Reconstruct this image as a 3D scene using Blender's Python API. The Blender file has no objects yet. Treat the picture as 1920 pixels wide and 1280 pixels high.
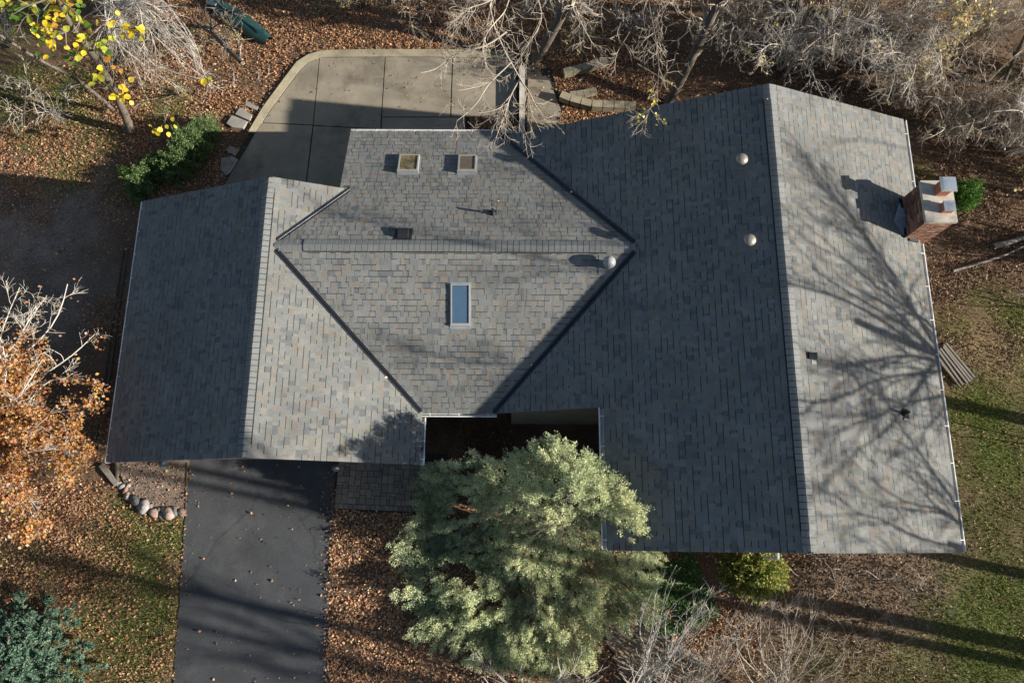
import bpy, math
import numpy as np
from mathutils import Matrix, Vector
rng = np.random.default_rng(11)
S = bpy.context.scene
COL = S.collection

# ------------------------------------------------------------------ camera, sky, sun, exposure
CAM_H = 20.0
F_PX, PITCH, ROLL, YAW = 1406.34, 0.25077, -0.00818, 0.01402
R_CAM = (Matrix.Rotation(YAW, 3, 'Z') @ Matrix.Rotation(PITCH, 3, 'X') @ Matrix.Rotation(ROLL, 3, 'Z'))
cam_data = bpy.data.cameras.new('camera')
cam_data.sensor_width = 36.0
cam_data.lens = F_PX / 1920 * 36
cam_data.clip_start, cam_data.clip_end = 0.1, 2000
cam = bpy.data.objects.new('camera', cam_data); COL.objects.link(cam)
cam.matrix_world = Matrix.Translation((0, 0, CAM_H)) @ R_CAM.to_4x4()
S.camera = cam

SUN_DIR = Vector((1.0, -0.20, 0.372)).normalized()      # towards the sun
SUN_EL = math.asin(SUN_DIR.z)
world = bpy.data.worlds.new('World'); S.world = world; world.use_nodes = True
wn = world.node_tree
sky = wn.nodes.new('ShaderNodeTexSky'); sky.sky_type = 'NISHITA'; sky.sun_disc = False
sky.sun_elevation = SUN_EL; sky.sun_rotation = math.atan2(SUN_DIR.x, SUN_DIR.y)
wn.links.new(sky.outputs[0], wn.nodes['Background'].inputs[0])
wn.nodes['Background'].inputs[1].default_value = 0.055
sun = bpy.data.lights.new('sun', 'SUN'); sun.energy = 5.0; sun.angle = math.radians(0.5); sun.color = (1.0, 0.93, 0.83)
so = bpy.data.objects.new('sun', sun); COL.objects.link(so)
so.rotation_euler = SUN_DIR.to_track_quat('Z', 'Y').to_euler()
S.view_settings.view_transform = 'Standard'; S.view_settings.look = 'None'
S.view_settings.exposure = 1.25; S.view_settings.gamma = 1.0; S.view_settings.use_curve_mapping = False
S.render.engine = 'CYCLES'
S.cycles.max_bounces = 5; S.cycles.diffuse_bounces = 2; S.cycles.transparent_max_bounces = 4

RC = np.array(R_CAM)
def bp(px, py, z):
    """the place at height z that the photograph shows at this spot"""
    r = RC @ np.array([(px - 960) / F_PX, (640 - py) / F_PX, -1.0])
    t = (z - CAM_H) / r[2]
    return np.array([r[0] * t, r[1] * t, z])

GZ = -1.06
def gz(x, y):
    x = np.asarray(x, float); y = np.asarray(y, float)
    s = np.clip((x - 4) / 6, 0, 1); s = s * s * (3 - 2 * s)
    n = np.clip((y - 14.5) / 8, 0, 1)
    w = 0.03 * np.sin(x * .9 + 1.3 * np.sin(y * .7)) * np.cos(y * .8)
    lawn = np.clip((-x - 9.6) / 2, 0, 1) + np.clip((y - 13.8) / 2, 0, 1) + s
    return GZ + 0.42 * s + 0.35 * n * s + w * np.clip(lawn, 0, 1)
def gp(px, py, dz=0.0):
    p = bp(px, py, GZ)
    for _ in range(3): p = bp(px, py, float(gz(p[0], p[1])) + dz)
    return p

# ------------------------------------------------------------------ materials
def mat(name, base=(.5, .5, .5), rough=.85, var=.15, scale=6.0, fine=60.0, fvar=.12, bump=0.0, attr=False, metal=0.0,
        trans=0.0, spec=.3, tint=None, stain=None, coords='Object', crack=False):
    m = bpy.data.materials.new(name); m.use_nodes = True
    nt = m.node_tree; N, L = nt.nodes, nt.links
    b = N['Principled BSDF']; b.inputs['Roughness'].default_value = rough; b.inputs['Metallic'].default_value = metal
    b.inputs['Specular IOR Level'].default_value = spec
    tc = N.new('ShaderNodeTexCoord')
    if attr:
        c = N.new('ShaderNodeAttribute'); c.attribute_name = 'Col'; col = c.outputs['Color']
    else:
        c = N.new('ShaderNodeRGB'); c.outputs[0].default_value = (*base, 1); col = c.outputs[0]
    def noise(sc, det=4, ro=.6):
        n = N.new('ShaderNodeTexNoise'); n.inputs['Scale'].default_value = sc; n.inputs['Detail'].default_value = det
        n.inputs['Roughness'].default_value = ro
        L.new(tc.outputs[coords], n.inputs['Vector']); return n
    def mul(col, n, v):
        mr = N.new('ShaderNodeMapRange'); mr.inputs['From Min'].default_value = .25; mr.inputs['From Max'].default_value = .75
        mr.inputs['To Min'].default_value = 1 - v; mr.inputs['To Max'].default_value = 1 + v
        L.new(n.outputs[0], mr.inputs[0])
        mx = N.new('ShaderNodeMix'); mx.data_type = 'RGBA'; mx.blend_type = 'MULTIPLY'; mx.inputs[0].default_value = 1
        L.new(col, mx.inputs[6]); L.new(mr.outputs[0], mx.inputs[7]); return mx.outputs[2]
    def blend(col, n, c2, lo, hi, amt):
        mr = N.new('ShaderNodeMapRange'); mr.inputs['From Min'].default_value = lo; mr.inputs['From Max'].default_value = hi
        mr.inputs['To Max'].default_value = amt
        L.new(n.outputs[0], mr.inputs[0])
        mx = N.new('ShaderNodeMix'); mx.data_type = 'RGBA'
        L.new(mr.outputs[0], mx.inputs[0]); L.new(col, mx.inputs[6]); mx.inputs[7].default_value = (*c2, 1); return mx.outputs[2]
    if tint: col = blend(col, noise(tint[1]), tint[0], .42, .62, tint[2])
    if stain: col = blend(col, noise(stain[1], 6, .7), stain[0], .5, .66, stain[2])
    if var: col = mul(col, noise(scale), var)
    if crack:
        wv = N.new('ShaderNodeVectorMath'); wv.operation = 'MULTIPLY_ADD'; wn_ = noise(1.2, 3); L.new(wn_.outputs['Color'], wv.inputs[0]); wv.inputs[1].default_value = (.7, .7, 0); L.new(tc.outputs[coords], wv.inputs[2])
        vo = N.new('ShaderNodeTexVoronoi'); vo.feature = 'DISTANCE_TO_EDGE'; vo.inputs['Scale'].default_value = .17; L.new(wv.outputs[0], vo.inputs['Vector'])
        mr = N.new('ShaderNodeMapRange'); mr.inputs['From Max'].default_value = .008; mr.inputs['To Min'].default_value = .45; L.new(vo.outputs['Distance'], mr.inputs[0])
        mx = N.new('ShaderNodeMix'); mx.data_type = 'RGBA'; mx.blend_type = 'MULTIPLY'; mx.inputs[0].default_value = .5; L.new(col, mx.inputs[6]); L.new(mr.outputs[0], mx.inputs[7]); col = mx.outputs[2]
    nf = noise(fine, 2)
    if fvar: col = mul(col, nf, fvar)
    L.new(col, b.inputs['Base Color'])
    if bump:
        bu = N.new('ShaderNodeBump'); bu.inputs['Strength'].default_value = bump; bu.inputs['Distance'].default_value = .01
        L.new(nf.outputs[0], bu.inputs['Height']); L.new(bu.outputs[0], b.inputs['Normal'])
    if trans:
        t = N.new('ShaderNodeBsdfTranslucent'); L.new(col, t.inputs[0])
        ms = N.new('ShaderNodeMixShader'); ms.inputs[0].default_value = trans
        L.new(b.outputs[0], ms.inputs[1]); L.new(t.outputs[0], ms.inputs[2]); L.new(ms.outputs[0], N['Material Output'].inputs[0])
    return m

M = {}
M['shingle'] = mat('shingle', attr=True, rough=.95, var=.15, scale=1.1, fine=70, fvar=.34, bump=.5, spec=.12, stain=((.10, .10, .092), .6, .35))
M['ridge'] = mat('ridge_cap', (.165, .172, .168), rough=.95, var=.12, scale=2.2, fine=70, fvar=.28, bump=.5, spec=.12)
M['deck'] = mat('roof_underlay', (.045, .045, .048), fvar=.1)
M['fascia'] = mat('fascia', (.20, .185, .16), var=.1, spec=.2)
M['siding'] = mat('siding', (.20, .185, .145), var=.10, scale=1.5, stain=((.12, .10, .075), .9, .5), spec=.2)
M['gutter'] = mat('gutter_metal', (.62, .62, .60), rough=.45, var=.10, scale=3, fine=25, fvar=.08, stain=((.25, .23, .2), 1.7, .5))
M['valley'] = mat('valley_metal', (.055, .06, .07), rough=.34, metal=.75, var=.2, scale=3)
M['steel'] = mat('galvanised_steel', (.55, .58, .60), rough=.38, metal=.75, var=.2, scale=5)
M['champagne'] = mat('champagne_metal', (.29, .265, .215), rough=.45, metal=.5, var=.1, scale=6)
M['greymetal'] = mat('grey_painted_metal', (.26, .27, .27), rough=.5, var=.15, scale=8)
M['black'] = mat('black_plastic', (.018, .019, .021), rough=.5, var=.1)
M['lead'] = mat('flashing_metal', (.25, .29, .33), rough=.5, metal=.4, var=.2, scale=6)
M['glass_blue'] = mat('skylight_glass', (.055, .10, .155), rough=.06, var=.05, fvar=0, spec=.9)
M['glass_brown'] = mat('bronze_skylight_glass', (.12, .095, .07), rough=.25, var=.12, scale=3, spec=.4)
M['glass_dirty'] = mat('leaf_littered_glass', (.08, .07, .04), rough=.3, var=.55, scale=7, fine=30, fvar=.5, tint=((.22, .15, .07), 6, .6), spec=.3)
M['frame'] = mat('skylight_frame', (.27, .26, .235), rough=.5, var=.12, scale=5)
M['brick'] = mat('chimney_brick', attr=True, rough=.9, var=.2, scale=9, fine=60, fvar=.2, bump=.4)
M['mortar'] = mat('mortar', (.30, .27, .23), rough=.95)
M['cement'] = mat('cement_cap', (.46, .42, .35), rough=.9, var=.2, scale=4, stain=((.22, .2, .17), 3, .6))
M['clay'] = mat('clay_flue', (.36, .14, .08), rough=.8, var=.2)
M['concrete'] = mat('patio_concrete', (.235, .205, .155), rough=.9, var=.25, scale=1.0, fine=38, fvar=.14, bump=.15, stain=((.135, .115, .088), .75, .85), spec=.2)
M['kerb'] = mat('kerb_concrete', (.27, .235, .165), rough=.9, var=.25, scale=2, fine=40, fvar=.15, stain=((.15, .14, .09), 1.3, .6), spec=.2)
M['stone'] = mat('flagstone', (.25, .235, .21), rough=.9, var=.25, scale=4, fine=40, fvar=.15, bump=.3)
M['boulder'] = mat('boulder', attr=True, rough=.85, var=.3, scale=6, fine=50, fvar=.25, bump=.4)
M['asphalt'] = mat('asphalt', (.052, .055, .059), rough=.85, var=.25, scale=.9, fine=90, fvar=.5, bump=.5, stain=((.085, .086, .086), .5, .7), spec=.25, crack=True)
M['paver'] = mat('paver', attr=True, rough=.9, var=.18, scale=5, fine=60, fvar=.2, bump=.3)
M['joint'] = mat('sand_joint', (.045, .04, .033), rough=1)
M['soil'] = mat('soil', attr=True, rough=1, var=.25, scale=1.6, fine=28, fvar=.45, bump=.7, spec=.08)
M['gravel'] = mat('gravel_bed', (.175, .14, .112), rough=1, var=.25, scale=2, fine=45, fvar=.5, bump=.8, spec=.08)
M['leaflitter'] = mat('dead_leaf', attr=True, rough=.8, var=0, fine=30, fvar=.12, trans=.12, spec=.25)
M['leaf'] = mat('tree_leaf', attr=True, rough=.55, var=0, fine=20, fvar=.1, trans=.35, spec=.35)
M['needle'] = mat('needle_foliage', attr=True, rough=.7, var=0, fine=20, fvar=.1, trans=.30, spec=.25)
M['grass'] = mat('grass_blade', attr=True, rough=.6, var=0, fvar=0, trans=.3, spec=.25)
M['bark'] = mat('grey_bark', (.115, .098, .080), rough=.95, var=.3, scale=6, fine=35, fvar=.3, bump=.6, spec=.1)
M['twig'] = mat('pale_twig', (.47, .43, .375), rough=.85, var=.25, scale=2, fvar=.1, spec=.2)
M['twig_dark'] = mat('brown_twig', (.25, .205, .165), rough=.9, var=.3, scale=2, fvar=.1, spec=.15)
M['twig_mid'] = mat('tan_twig', (.35, .30, .24), rough=.9, var=.35, scale=2, fvar=.1, spec=.15)
M['timber'] = mat('weathered_timber', (.19, .17, .145), rough=.9, var=.25, scale=8, fine=40, fvar=.25, bump=.4)
M['darktimber'] = mat('dark_timber', (.075, .07, .05), rough=.95, var=.25, scale=6)
M['cutwood'] = mat('cut_wood', (.50, .40, .27), rough=.9, var=.15, scale=12)
M['canoe'] = mat('green_hull', (.012, .045, .045), rough=.42, var=.3, scale=4, spec=.4, stain=((.05, .07, .065), 3, .4))
M['canoe_pale'] = mat('pale_green_deck', (.22, .32, .28), rough=.5, var=.2, scale=6)
M['lantern'] = mat('lantern_cap', (.10, .13, .14), rough=.4, metal=.3, var=.1)

# ------------------------------------------------------------------ helpers
def link(name, me, parent=None):
    o = bpy.data.objects.new(name, me); COL.objects.link(o)
    if parent: o.parent = parent
    return o
def tag(o, label=None, cat=None, group=None, kind=None):
    if label: o['label'] = label
    if cat: o['category'] = cat
    if group: o['group'] = group
    if kind: o['kind'] = kind
    return o
def empty(name, loc, label, cat, group=None):
    o = link(name, None); o.location = Vector(loc); bpy.context.view_layer.update() if False else None
    o.empty_display_size = .3
    return tag(o, label, cat, group)
def place(o, parent):
    """parent keeps world coordinates of a mesh written in world space"""
    o.parent = parent; o.matrix_parent_inverse = Matrix.Translation(-Vector(parent.location)) if parent.parent is None else Matrix.Identity(4)
    return o
def big(name, V, F, material, parent=None, col=None, smooth=False):
    """numpy verts (n,3), faces (m,k) -> one mesh object in world space"""
    V = np.ascontiguousarray(V, np.float32); F = np.ascontiguousarray(F, np.int32)
    me = bpy.data.meshes.new(name); k = F.shape[1]
    me.vertices.add(len(V)); me.vertices.foreach_set('co', V.ravel())
    me.loops.add(F.size); me.loops.foreach_set('vertex_index', F.ravel())
    me.polygons.add(len(F)); me.polygons.foreach_set('loop_start', np.arange(0, F.size, k, dtype=np.int32))
    me.update(calc_edges=True); me.validate()
    if col is not None:
        a = me.attributes.new('Col', 'FLOAT_COLOR', 'FACE' if len(col) == len(F) else 'POINT')
        c = np.ones((len(col), 4), np.float32); c[:, :3] = col; a.data.foreach_set('color', c.ravel())
    me.materials.append(material)
    me.polygons.foreach_set('use_smooth', np.full(len(F), bool(smooth)))
    o = link(name, me)
    if parent is not None: place(o, parent) if parent.parent is None else sub(o, parent)
    return o
def sub(o, part):
    """child of a part (part holds world coordinates under its thing)"""
    o.parent = part
    if part.type == 'MESH' and 'own' not in part: o.matrix_parent_inverse = Matrix.Identity(4)
    return o
class MB:
    def __init__(s): s.v, s.f, s.c = [], [], []
    def add(s, v, f, c=None):
        n = len(s.v); s.v += [tuple(map(float, p)) for p in v]; s.f += [tuple(i + n for i in q) for q in f]
        s.c += [c or (.5, .5, .5)] * len(f); return s
    def box(s, x0, x1, y0, y1, z0, z1, c=None):
        return s.add([(x0, y0, z0), (x1, y0, z0), (x1, y1, z0), (x0, y1, z0), (x0, y0, z1), (x1, y0, z1), (x1, y1, z1), (x0, y1, z1)],
                     [(0, 3, 2, 1), (4, 5, 6, 7), (0, 1, 5, 4), (1, 2, 6, 5), (2, 3, 7, 6), (3, 0, 4, 7)], c)
    def prism(s, poly, dz, c=None):
        """closed polygon of 3-D points dropped by dz"""
        n = len(poly); top = [tuple(p) for p in poly]; bot = [(p[0], p[1], p[2] - dz) for p in poly]
        return s.add(top + bot, [tuple(range(n)), tuple(range(2 * n - 1, n - 1, -1))] + [(i, i + n, (i + 1) % n + n, (i + 1) % n) for i in range(n)], c)
    def beam(s, a, b, w, h, c=None):
        a, b = Vector(a), Vector(b); d = (b - a).normalized(); u = d.cross(Vector((0, 0, 1))).normalized() * (w / 2); v = u.cross(d).normalized() * (h / 2)
        P = [a - u - v, a + u - v, a + u + v, a - u + v, b - u - v, b + u - v, b + u + v, b - u + v]
        return s.add(P, [(0, 1, 2, 3), (7, 6, 5, 4), (0, 4, 5, 1), (1, 5, 6, 2), (2, 6, 7, 3), (3, 7, 4, 0)], c)
    def lathe(s, prof, cx, cy, n=20, c=None):
        V, Fc = [], []
        for r, z in prof:
            for i in range(n):
                a = 2 * math.pi * i / n; V.append((cx + r * math.cos(a), cy + r * math.sin(a), z))
        for k in range(len(prof) - 1):
            for i in range(n):
                j = (i + 1) % n; Fc.append((k * n + i, k * n + j, (k + 1) * n + j, (k + 1) * n + i))
        Fc.append(tuple((len(prof) - 1) * n + i for i in range(n)))
        return s.add(V, Fc, c)
    def build(s, name, material, parent=None, smooth=False, col=False):
        me = bpy.data.meshes.new(name); me.from_pydata(s.v, [], s.f); me.update()
        me.materials.append(material)
        if col:
            a = me.attributes.new('Col', 'FLOAT_COLOR', 'FACE'); a.data.foreach_set('color', np.array([(*c, 1) for c in s.c], np.float32).ravel())
        me.polygons.foreach_set('use_smooth', [bool(smooth)] * len(me.polygons))
        o = link(name, me)
        if parent is not None: place(o, parent) if parent.parent is None else sub(o, parent)
        return o
def in_poly(x, y, poly):
    r = np.zeros(np.shape(x), bool); n = len(poly)
    for i in range(n):
        x0, y0 = poly[i][:2]; x1, y1 = poly[(i + 1) % n][:2]
        if y0 == y1: continue
        k = ((y0 > y) != (y1 > y)) & (x < (x1 - x0) * (y - y0) / (y1 - y0) + x0)
        r ^= k
    return r
def sweep(P, Rr, k):
    """P (B,n,3), Rr (B,n) -> tubes"""
    B, n, _ = P.shape
    T = np.gradient(P, axis=1); T /= np.linalg.norm(T, axis=2, keepdims=True) + 1e-9
    ref = np.where(np.abs(T[:, :1, 2:3]) > .8, np.array([1., 0, 0]), np.array([0, 0, 1.]))
    ref = np.broadcast_to(ref, T.shape)
    U = np.cross(T, ref); U /= np.linalg.norm(U, axis=2, keepdims=True) + 1e-9
    Vv = np.cross(T, U)
    a = np.arange(k) * 2 * math.pi / k
    V = P[:, :, None] + Rr[:, :, None, None] * (np.cos(a)[None, None, :, None] * U[:, :, None] + np.sin(a)[None, None, :, None] * Vv[:, :, None])
    b = np.arange(B)[:, None, None]; i = np.arange(n - 1)[None, :, None]; j = np.arange(k)[None, None, :]
    i0 = (b * n + i) * k
    F = np.stack([i0 + j, i0 + (j + 1) % k, i0 + k + (j + 1) % k, i0 + k + j], -1).reshape(-1, 4)
    return V.reshape(-1, 3), F
def join(parts):
    V, F, n = [], [], 0
    for v, f in parts: V.append(v); F.append(f + n); n += len(v)
    return np.concatenate(V), np.concatenate(F)
def resample(pts, n):
    pts = np.array(pts, float); d = np.r_[0, np.cumsum(np.linalg.norm(np.diff(pts[:, :3], axis=0), axis=1))]
    t = np.linspace(0, d[-1], n)
    return np.stack([np.interp(t, d, pts[:, i]) for i in range(pts.shape[1])], 1)
def unit(v): return v / (np.linalg.norm(v, axis=-1, keepdims=True) + 1e-9)
def sprout(P, Rr, dens, lmin, lmax, ang, up=0.0, n=5, t0=.15, rfac=.55, rmin=.004, wob=.35, rg=rng, out=None):
    """children of every branch of a batch, all at once"""
    L = np.linalg.norm(np.diff(P, axis=1), axis=2).sum(1)
    cnt = rg.poisson(L * dens) + 1
    idx = np.repeat(np.arange(len(P)), cnt)
    t = rg.uniform(t0, 1, len(idx)); m = P.shape[1] - 1
    s = t * m; i = np.minimum(s.astype(int), m - 1); fr = (s - i)[:, None]
    p = P[idx, i] * (1 - fr) + P[idx, i + 1] * fr; tg = unit(P[idx, i + 1] - P[idx, i])
    r = (Rr[idx, i] * (1 - fr[:, 0]) + Rr[idx, i + 1] * fr[:, 0]) * rfac
    perp = unit(np.cross(tg, rg.normal(size=tg.shape)))
    a = rg.uniform(ang[0], ang[1], len(idx))[:, None]
    d = unit(tg * np.cos(a) + perp * np.sin(a) + np.array([0, 0, up]))
    ln = rg.uniform(lmin, lmax, len(idx)) * (1.1 - .55 * t)
    st = (ln / (n - 1))[:, None]
    Q = np.empty((len(idx), n, 3)); Q[:, 0] = p
    dd = d.copy(); bend = rg.normal(size=d.shape) * wob * .5
    for q in range(1, n):
        dd = unit(dd + bend * .5 + rg.normal(size=d.shape) * wob * .45 + np.array([0, 0, up * .15])); Q[:, q] = Q[:, q - 1] + dd * st
    R2 = np.maximum(r, rmin)[:, None] * np.linspace(1, .45, n)[None]
    return Q, np.maximum(R2, rmin * .55)
def kites(C, D, Nn, ln, wd, fold=0.0):
    """leaf quads: centre base C, direction D, normal Nn"""
    Sd = unit(np.cross(D, Nn)); ln = ln[:, None]; wd = wd[:, None]
    V = np.stack([C, C + D * ln * .45 + Sd * wd * .5 + Nn * wd * fold, C + D * ln, C + D * ln * .45 - Sd * wd * .5 + Nn * wd * fold], 1)
    return V.reshape(-1, 3), np.arange(len(C) * 4).reshape(-1, 4)
def pick(pal, n, jit=.15, rg=rng):
    pal = np.array(pal, float); w = pal[:, 3] / pal[:, 3].sum()
    c = pal[rg.choice(len(pal), n, p=w), :3]
    return np.clip(c * rg.uniform(1 - jit, 1 + jit, (n, 1)) * rg.uniform(1 - jit * .3, 1 + jit * .3, (n, 3)), 0, 1)

# ------------------------------------------------------------------ ground
PAT_Z = -1.0
def wp(pts, z): return [bp(px, py, z) for px, py in pts]
KERB_IN = [(431, 329), (459, 282), (478, 249), (513, 197), (563, 130), (580, 115), (602, 108), (700, 106.5), (850, 107), (962, 112)]
KERB_OUT = [(447, 280), (466, 249), (495, 200), (557, 117), (580, 103), (605, 96), (700, 94), (850, 94.5), (965, 99)]
PATIO = [(418, 350)] + KERB_OUT + [(1036, 130), (1052, 190), (1064, 260), (900, 330), (640, 420)]
PATIO_W = wp(PATIO, PAT_Z)
DRIVE = [(356, 862), (347, 960), (338, 1100), (331, 1200), (322, 1330), (612, 1330), (615, 1180), (619, 1060), (626, 960), (628, 855)]
def ragged(poly, amp, step=.12):
    out = []; rg = np.random.default_rng(4)
    for i in range(len(poly)):
        a, b = np.array(poly[i]), np.array(poly[(i + 1) % len(poly)]); n = max(1, int(np.linalg.norm(b - a) / step))
        for k in range(n): out.append(a + (b - a) * k / n + np.r_[rg.normal(size=2) * amp, 0])
    return out
DRIVE_W = ragged(wp(DRIVE, GZ + .02), .016)
WALK = [(627, 850), (624, 955), (700, 959), (830, 964), (840, 850)]
WALK_W = wp(WALK, GZ + .03)
BED = [(205, 850), (243, 925), (268, 958), (300, 968), (349, 958), (356, 860)]
BED_W = wp(BED, GZ + .02)
PATH = [(1100, 1110), (1190, 1130), (1252, 1190), (1300, 1215), (1400, 1330), (1195, 1330), (1150, 1230)]
PATH_W = wp(PATH, GZ + .03)

def blobs(x, y, L):
    f = np.zeros(np.shape(x))
    for px, py, r, w in L:
        p = gp(px, py); rr = r / 66.
        f = np.maximum(f, w * np.exp(-(((x - p[0]) ** 2 + (y - p[1]) ** 2) / (rr * rr)) ** 1.3))
    return f
def vnoise(x, y, s, seed=0):
    g = np.random.default_rng(900 + seed).random((128, 128))
    X, Y = np.asarray(x) * s + 31.7, np.asarray(y) * s + 17.3
    i, j = np.floor(X).astype(int), np.floor(Y).astype(int); u, v = X - i, Y - j
    u, v = u * u * (3 - 2 * u), v * v * (3 - 2 * v); i %= 128; j %= 128; i1, j1 = (i + 1) % 128, (j + 1) % 128
    return g[i, j] * (1 - u) * (1 - v) + g[i1, j] * u * (1 - v) + g[i, j1] * (1 - u) * v + g[i1, j1] * u * v
def fbm(x, y, s, seed=0): return (vnoise(x, y, s, seed) + .5 * vnoise(x, y, 2 * s, seed + 1) + .25 * vnoise(x, y, 4 * s, seed + 2)) / 1.75
GRASS = [(250, 1040, 110, .8), (290, 1180, 120, .85), (325, 1010, 40, 1), (200, 1120, 90, .6), (60, 1050, 80, .45),
         (40, 180, 80, .85), (130, 190, 80, .85), (310, 200, 60, .6), (60, 250, 60, .6), (130, 320, 60, .8), (180, 270, 60, .5), (260, 345, 60, .55), (20, 40, 80, .5), (230, 350, 45, .7), (240, 100, 100, .35),
         (600, 20, 30, .4), (1130, 10, 50, .3),
         (1860, 770, 90, 1), (1800, 780, 45, .9), (1890, 880, 90, 1), (1850, 980, 80, .8), (1890, 1080, 110, 1), (1850, 1200, 110, 1), (1700, 1250, 70, .9),
         (1780, 1180, 80, .8), (1840, 560, 60, .6), (1790, 610, 50, .75), (1905, 600, 60, .8), (1900, 1260, 100, 1), (1730, 320, 30, .6), (1895, 150, 50, .4), (1560, 1245, 60, .5),
         (2050, 900, 300, .9), (2050, 1200, 300, .9), (-120, 200, 150, .5), (100, 1500, 300, .7), (1800, 1500, 300, .9)]
DRY = [(1850, 640, 50, .9), (1880, 690, 45, .9), (1640, 1190, 60, .7), (1600, 1170, 60, .6), (1820, 660, 40, .6), (330, 1060, 20, .6), (325, 1230, 30, .6)]
WEED = [(1500, 1130), (1580, 1080), (1650, 1150), (1700, 1080), (1600, 1200), (1420, 1160)]
MULCH = [(1560, 1100, 120, 1), (1700, 1100, 110, 1), (1480, 1180, 120, .9), (1400, 1120, 90, .9), (1640, 1180, 100, .8), (1750, 1060, 60, .8), (1330, 1160, 70, .8)]
BARE = [(80, 430, 130, 1), (120, 560, 110, .8), (150, 380, 90, .8)]
def grass_f(x, y):
    f = blobs(x, y, GRASS) * (0.45 + 1.0 * fbm(x, y, .8, 3)); return np.clip(f * 1.05 - .12, 0, 1)

def ground():
    def sheet(x0, x1, y0, y1, n, m):
        X, Y = np.meshgrid(np.linspace(x0, x1, n), np.linspace(y0, y1, m)); return X, Y
    xs = np.r_[np.linspace(-220, -20, 14)[:-1], np.linspace(-20, 20, 340), np.linspace(20, 220, 14)[1:]]
    ys = np.r_[np.linspace(-220, -10, 14)[:-1], np.linspace(-10, 24, 290), np.linspace(24, 220, 14)[1:]]
    X, Y = np.meshgrid(xs, ys); x, y = X.ravel(), Y.ravel()
    g = grass_f(x, y); mu = np.clip(blobs(x, y, MULCH), 0, 1); ba = np.clip(blobs(x, y, BARE), 0, 1); dr = np.clip(blobs(x, y, DRY) * 1.3 * fbm(x, y, 1.3, 9), 0, 1)
    n1 = fbm(x, y, 1.1, 5)[:, None]
    c = np.array([.115, .074, .047]) * (.7 + .6 * n1)
    c = c * (1 - mu[:, None]) + mu[:, None] * np.array([.150, .108, .076]) * (.55 + .9 * fbm(x, y, 2.4, 6)[:, None])
    c = c * (1 - ba[:, None]) + ba[:, None] * np.array([.20, .165, .135]) * (.75 + .5 * n1)
    gc = np.array([.070, .092, .026]) * (.6 + .8 * fbm(x, y, 1.6, 7)[:, None])
    c = c * (1 - g[:, None]) + g[:, None] * gc
    c = c * (1 - dr[:, None]) + dr[:, None] * np.array([.22, .16, .085])
    z = gz(x, y) + .035 * (fbm(x, y, 2.2, 8) - .5) * np.clip(np.abs(x + 6) - 4, 0, 1)
    for poly in (PATIO_W, DRIVE_W, WALK_W, BED_W, PATH_W): z = np.where(in_poly(x, y, poly), GZ - .03, z)
    n, m = len(xs), len(ys)
    i = (np.arange(m - 1)[:, None] * n + np.arange(n - 1)[None]).ravel()
    F = np.stack([i, i + 1, i + n + 1, i + n], 1)
    tag(big('ground', np.stack([x, y, z], 1), F, M['soil'], col=c, smooth=True), kind='structure')
ground()

def flat_sheet(name, poly, z, thick, material):
    o = MB().prism([(p[0], p[1], z) for p in poly], thick, ).build(name, material); return tag(o, kind='structure')
flat_sheet('driveway', DRIVE_W[::-1], GZ + .02, .12, M['asphalt'])
flat_sheet('gravel_bed', BED_W, GZ + .02, .1, M['gravel'])

# patio: slabs with recessed joints, kerb blocks
pat = flat_sheet('patio', PATIO_W, PAT_Z - .05, .1, M['joint'])
def slab(pts, c=None):
    p = np.array(wp(pts, PAT_Z)); ctr = p.mean(0); q = ctr + (p - ctr) * (1 - .004 / np.maximum(np.linalg.norm(p - ctr, axis=1), .3))[:, None]
    o = MB().prism(q[::-1] if np.cross(q[1] - q[0], q[2] - q[1])[2] < 0 else q, .06).build('slab', M['concrete']); o.parent = pat; return o
slab([(598, 110), (580, 116), (564, 131), (514, 198), (493, 229.5), (586.5, 234)])
slab([(491.5, 231), (586, 235.5), (572, 352), (418, 352), (431, 329), (460, 282), (479, 249)])
slab([(599.5, 109), (721.5, 107.5), (713, 241.5), (588, 234.5)])
slab([(588, 236), (713, 243), (706, 420), (640, 420), (574, 352)])
slab([(723, 107.5), (848, 108), (844, 219), (716, 219)])
slab([(849.5, 108), (960, 113), (968, 150), (968, 217), (846, 219)])
slab([(716, 220.5), (872, 220.5), (872, 330), (712, 330)])
slab([(990, 148), (1030, 151), (1046, 190), (1058, 226), (1058, 250), (988, 300)])
ki = resample(np.array(wp(KERB_IN[2:], PAT_Z)), 200); ko = resample(np.array(wp(KERB_OUT[1:], PAT_Z)), 200)
nb = 12
for k in range(nb):
    a = int(k * 199 / nb); b = int((k + 1) * 199 / nb); step = max(1, (b - a) // 4)
    ids = sorted(set(list(range(a, b, step)) + [b])); e = .0
    A = [ki[i] for i in ids]; Bq = [ko[i] for i in ids]
    A[0] = A[0] * .985 + A[1] * .015; Bq[0] = Bq[0] * .985 + Bq[1] * .015
    mb = MB()
    poly = [(p[0], p[1], PAT_Z + .012) for p in A] + [(p[0], p[1], PAT_Z + .05) for p in Bq[::-1]]
    mb.prism(poly, .16); o = mb.build('kerb_block', M['kerb']); o.parent = pat

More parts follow.
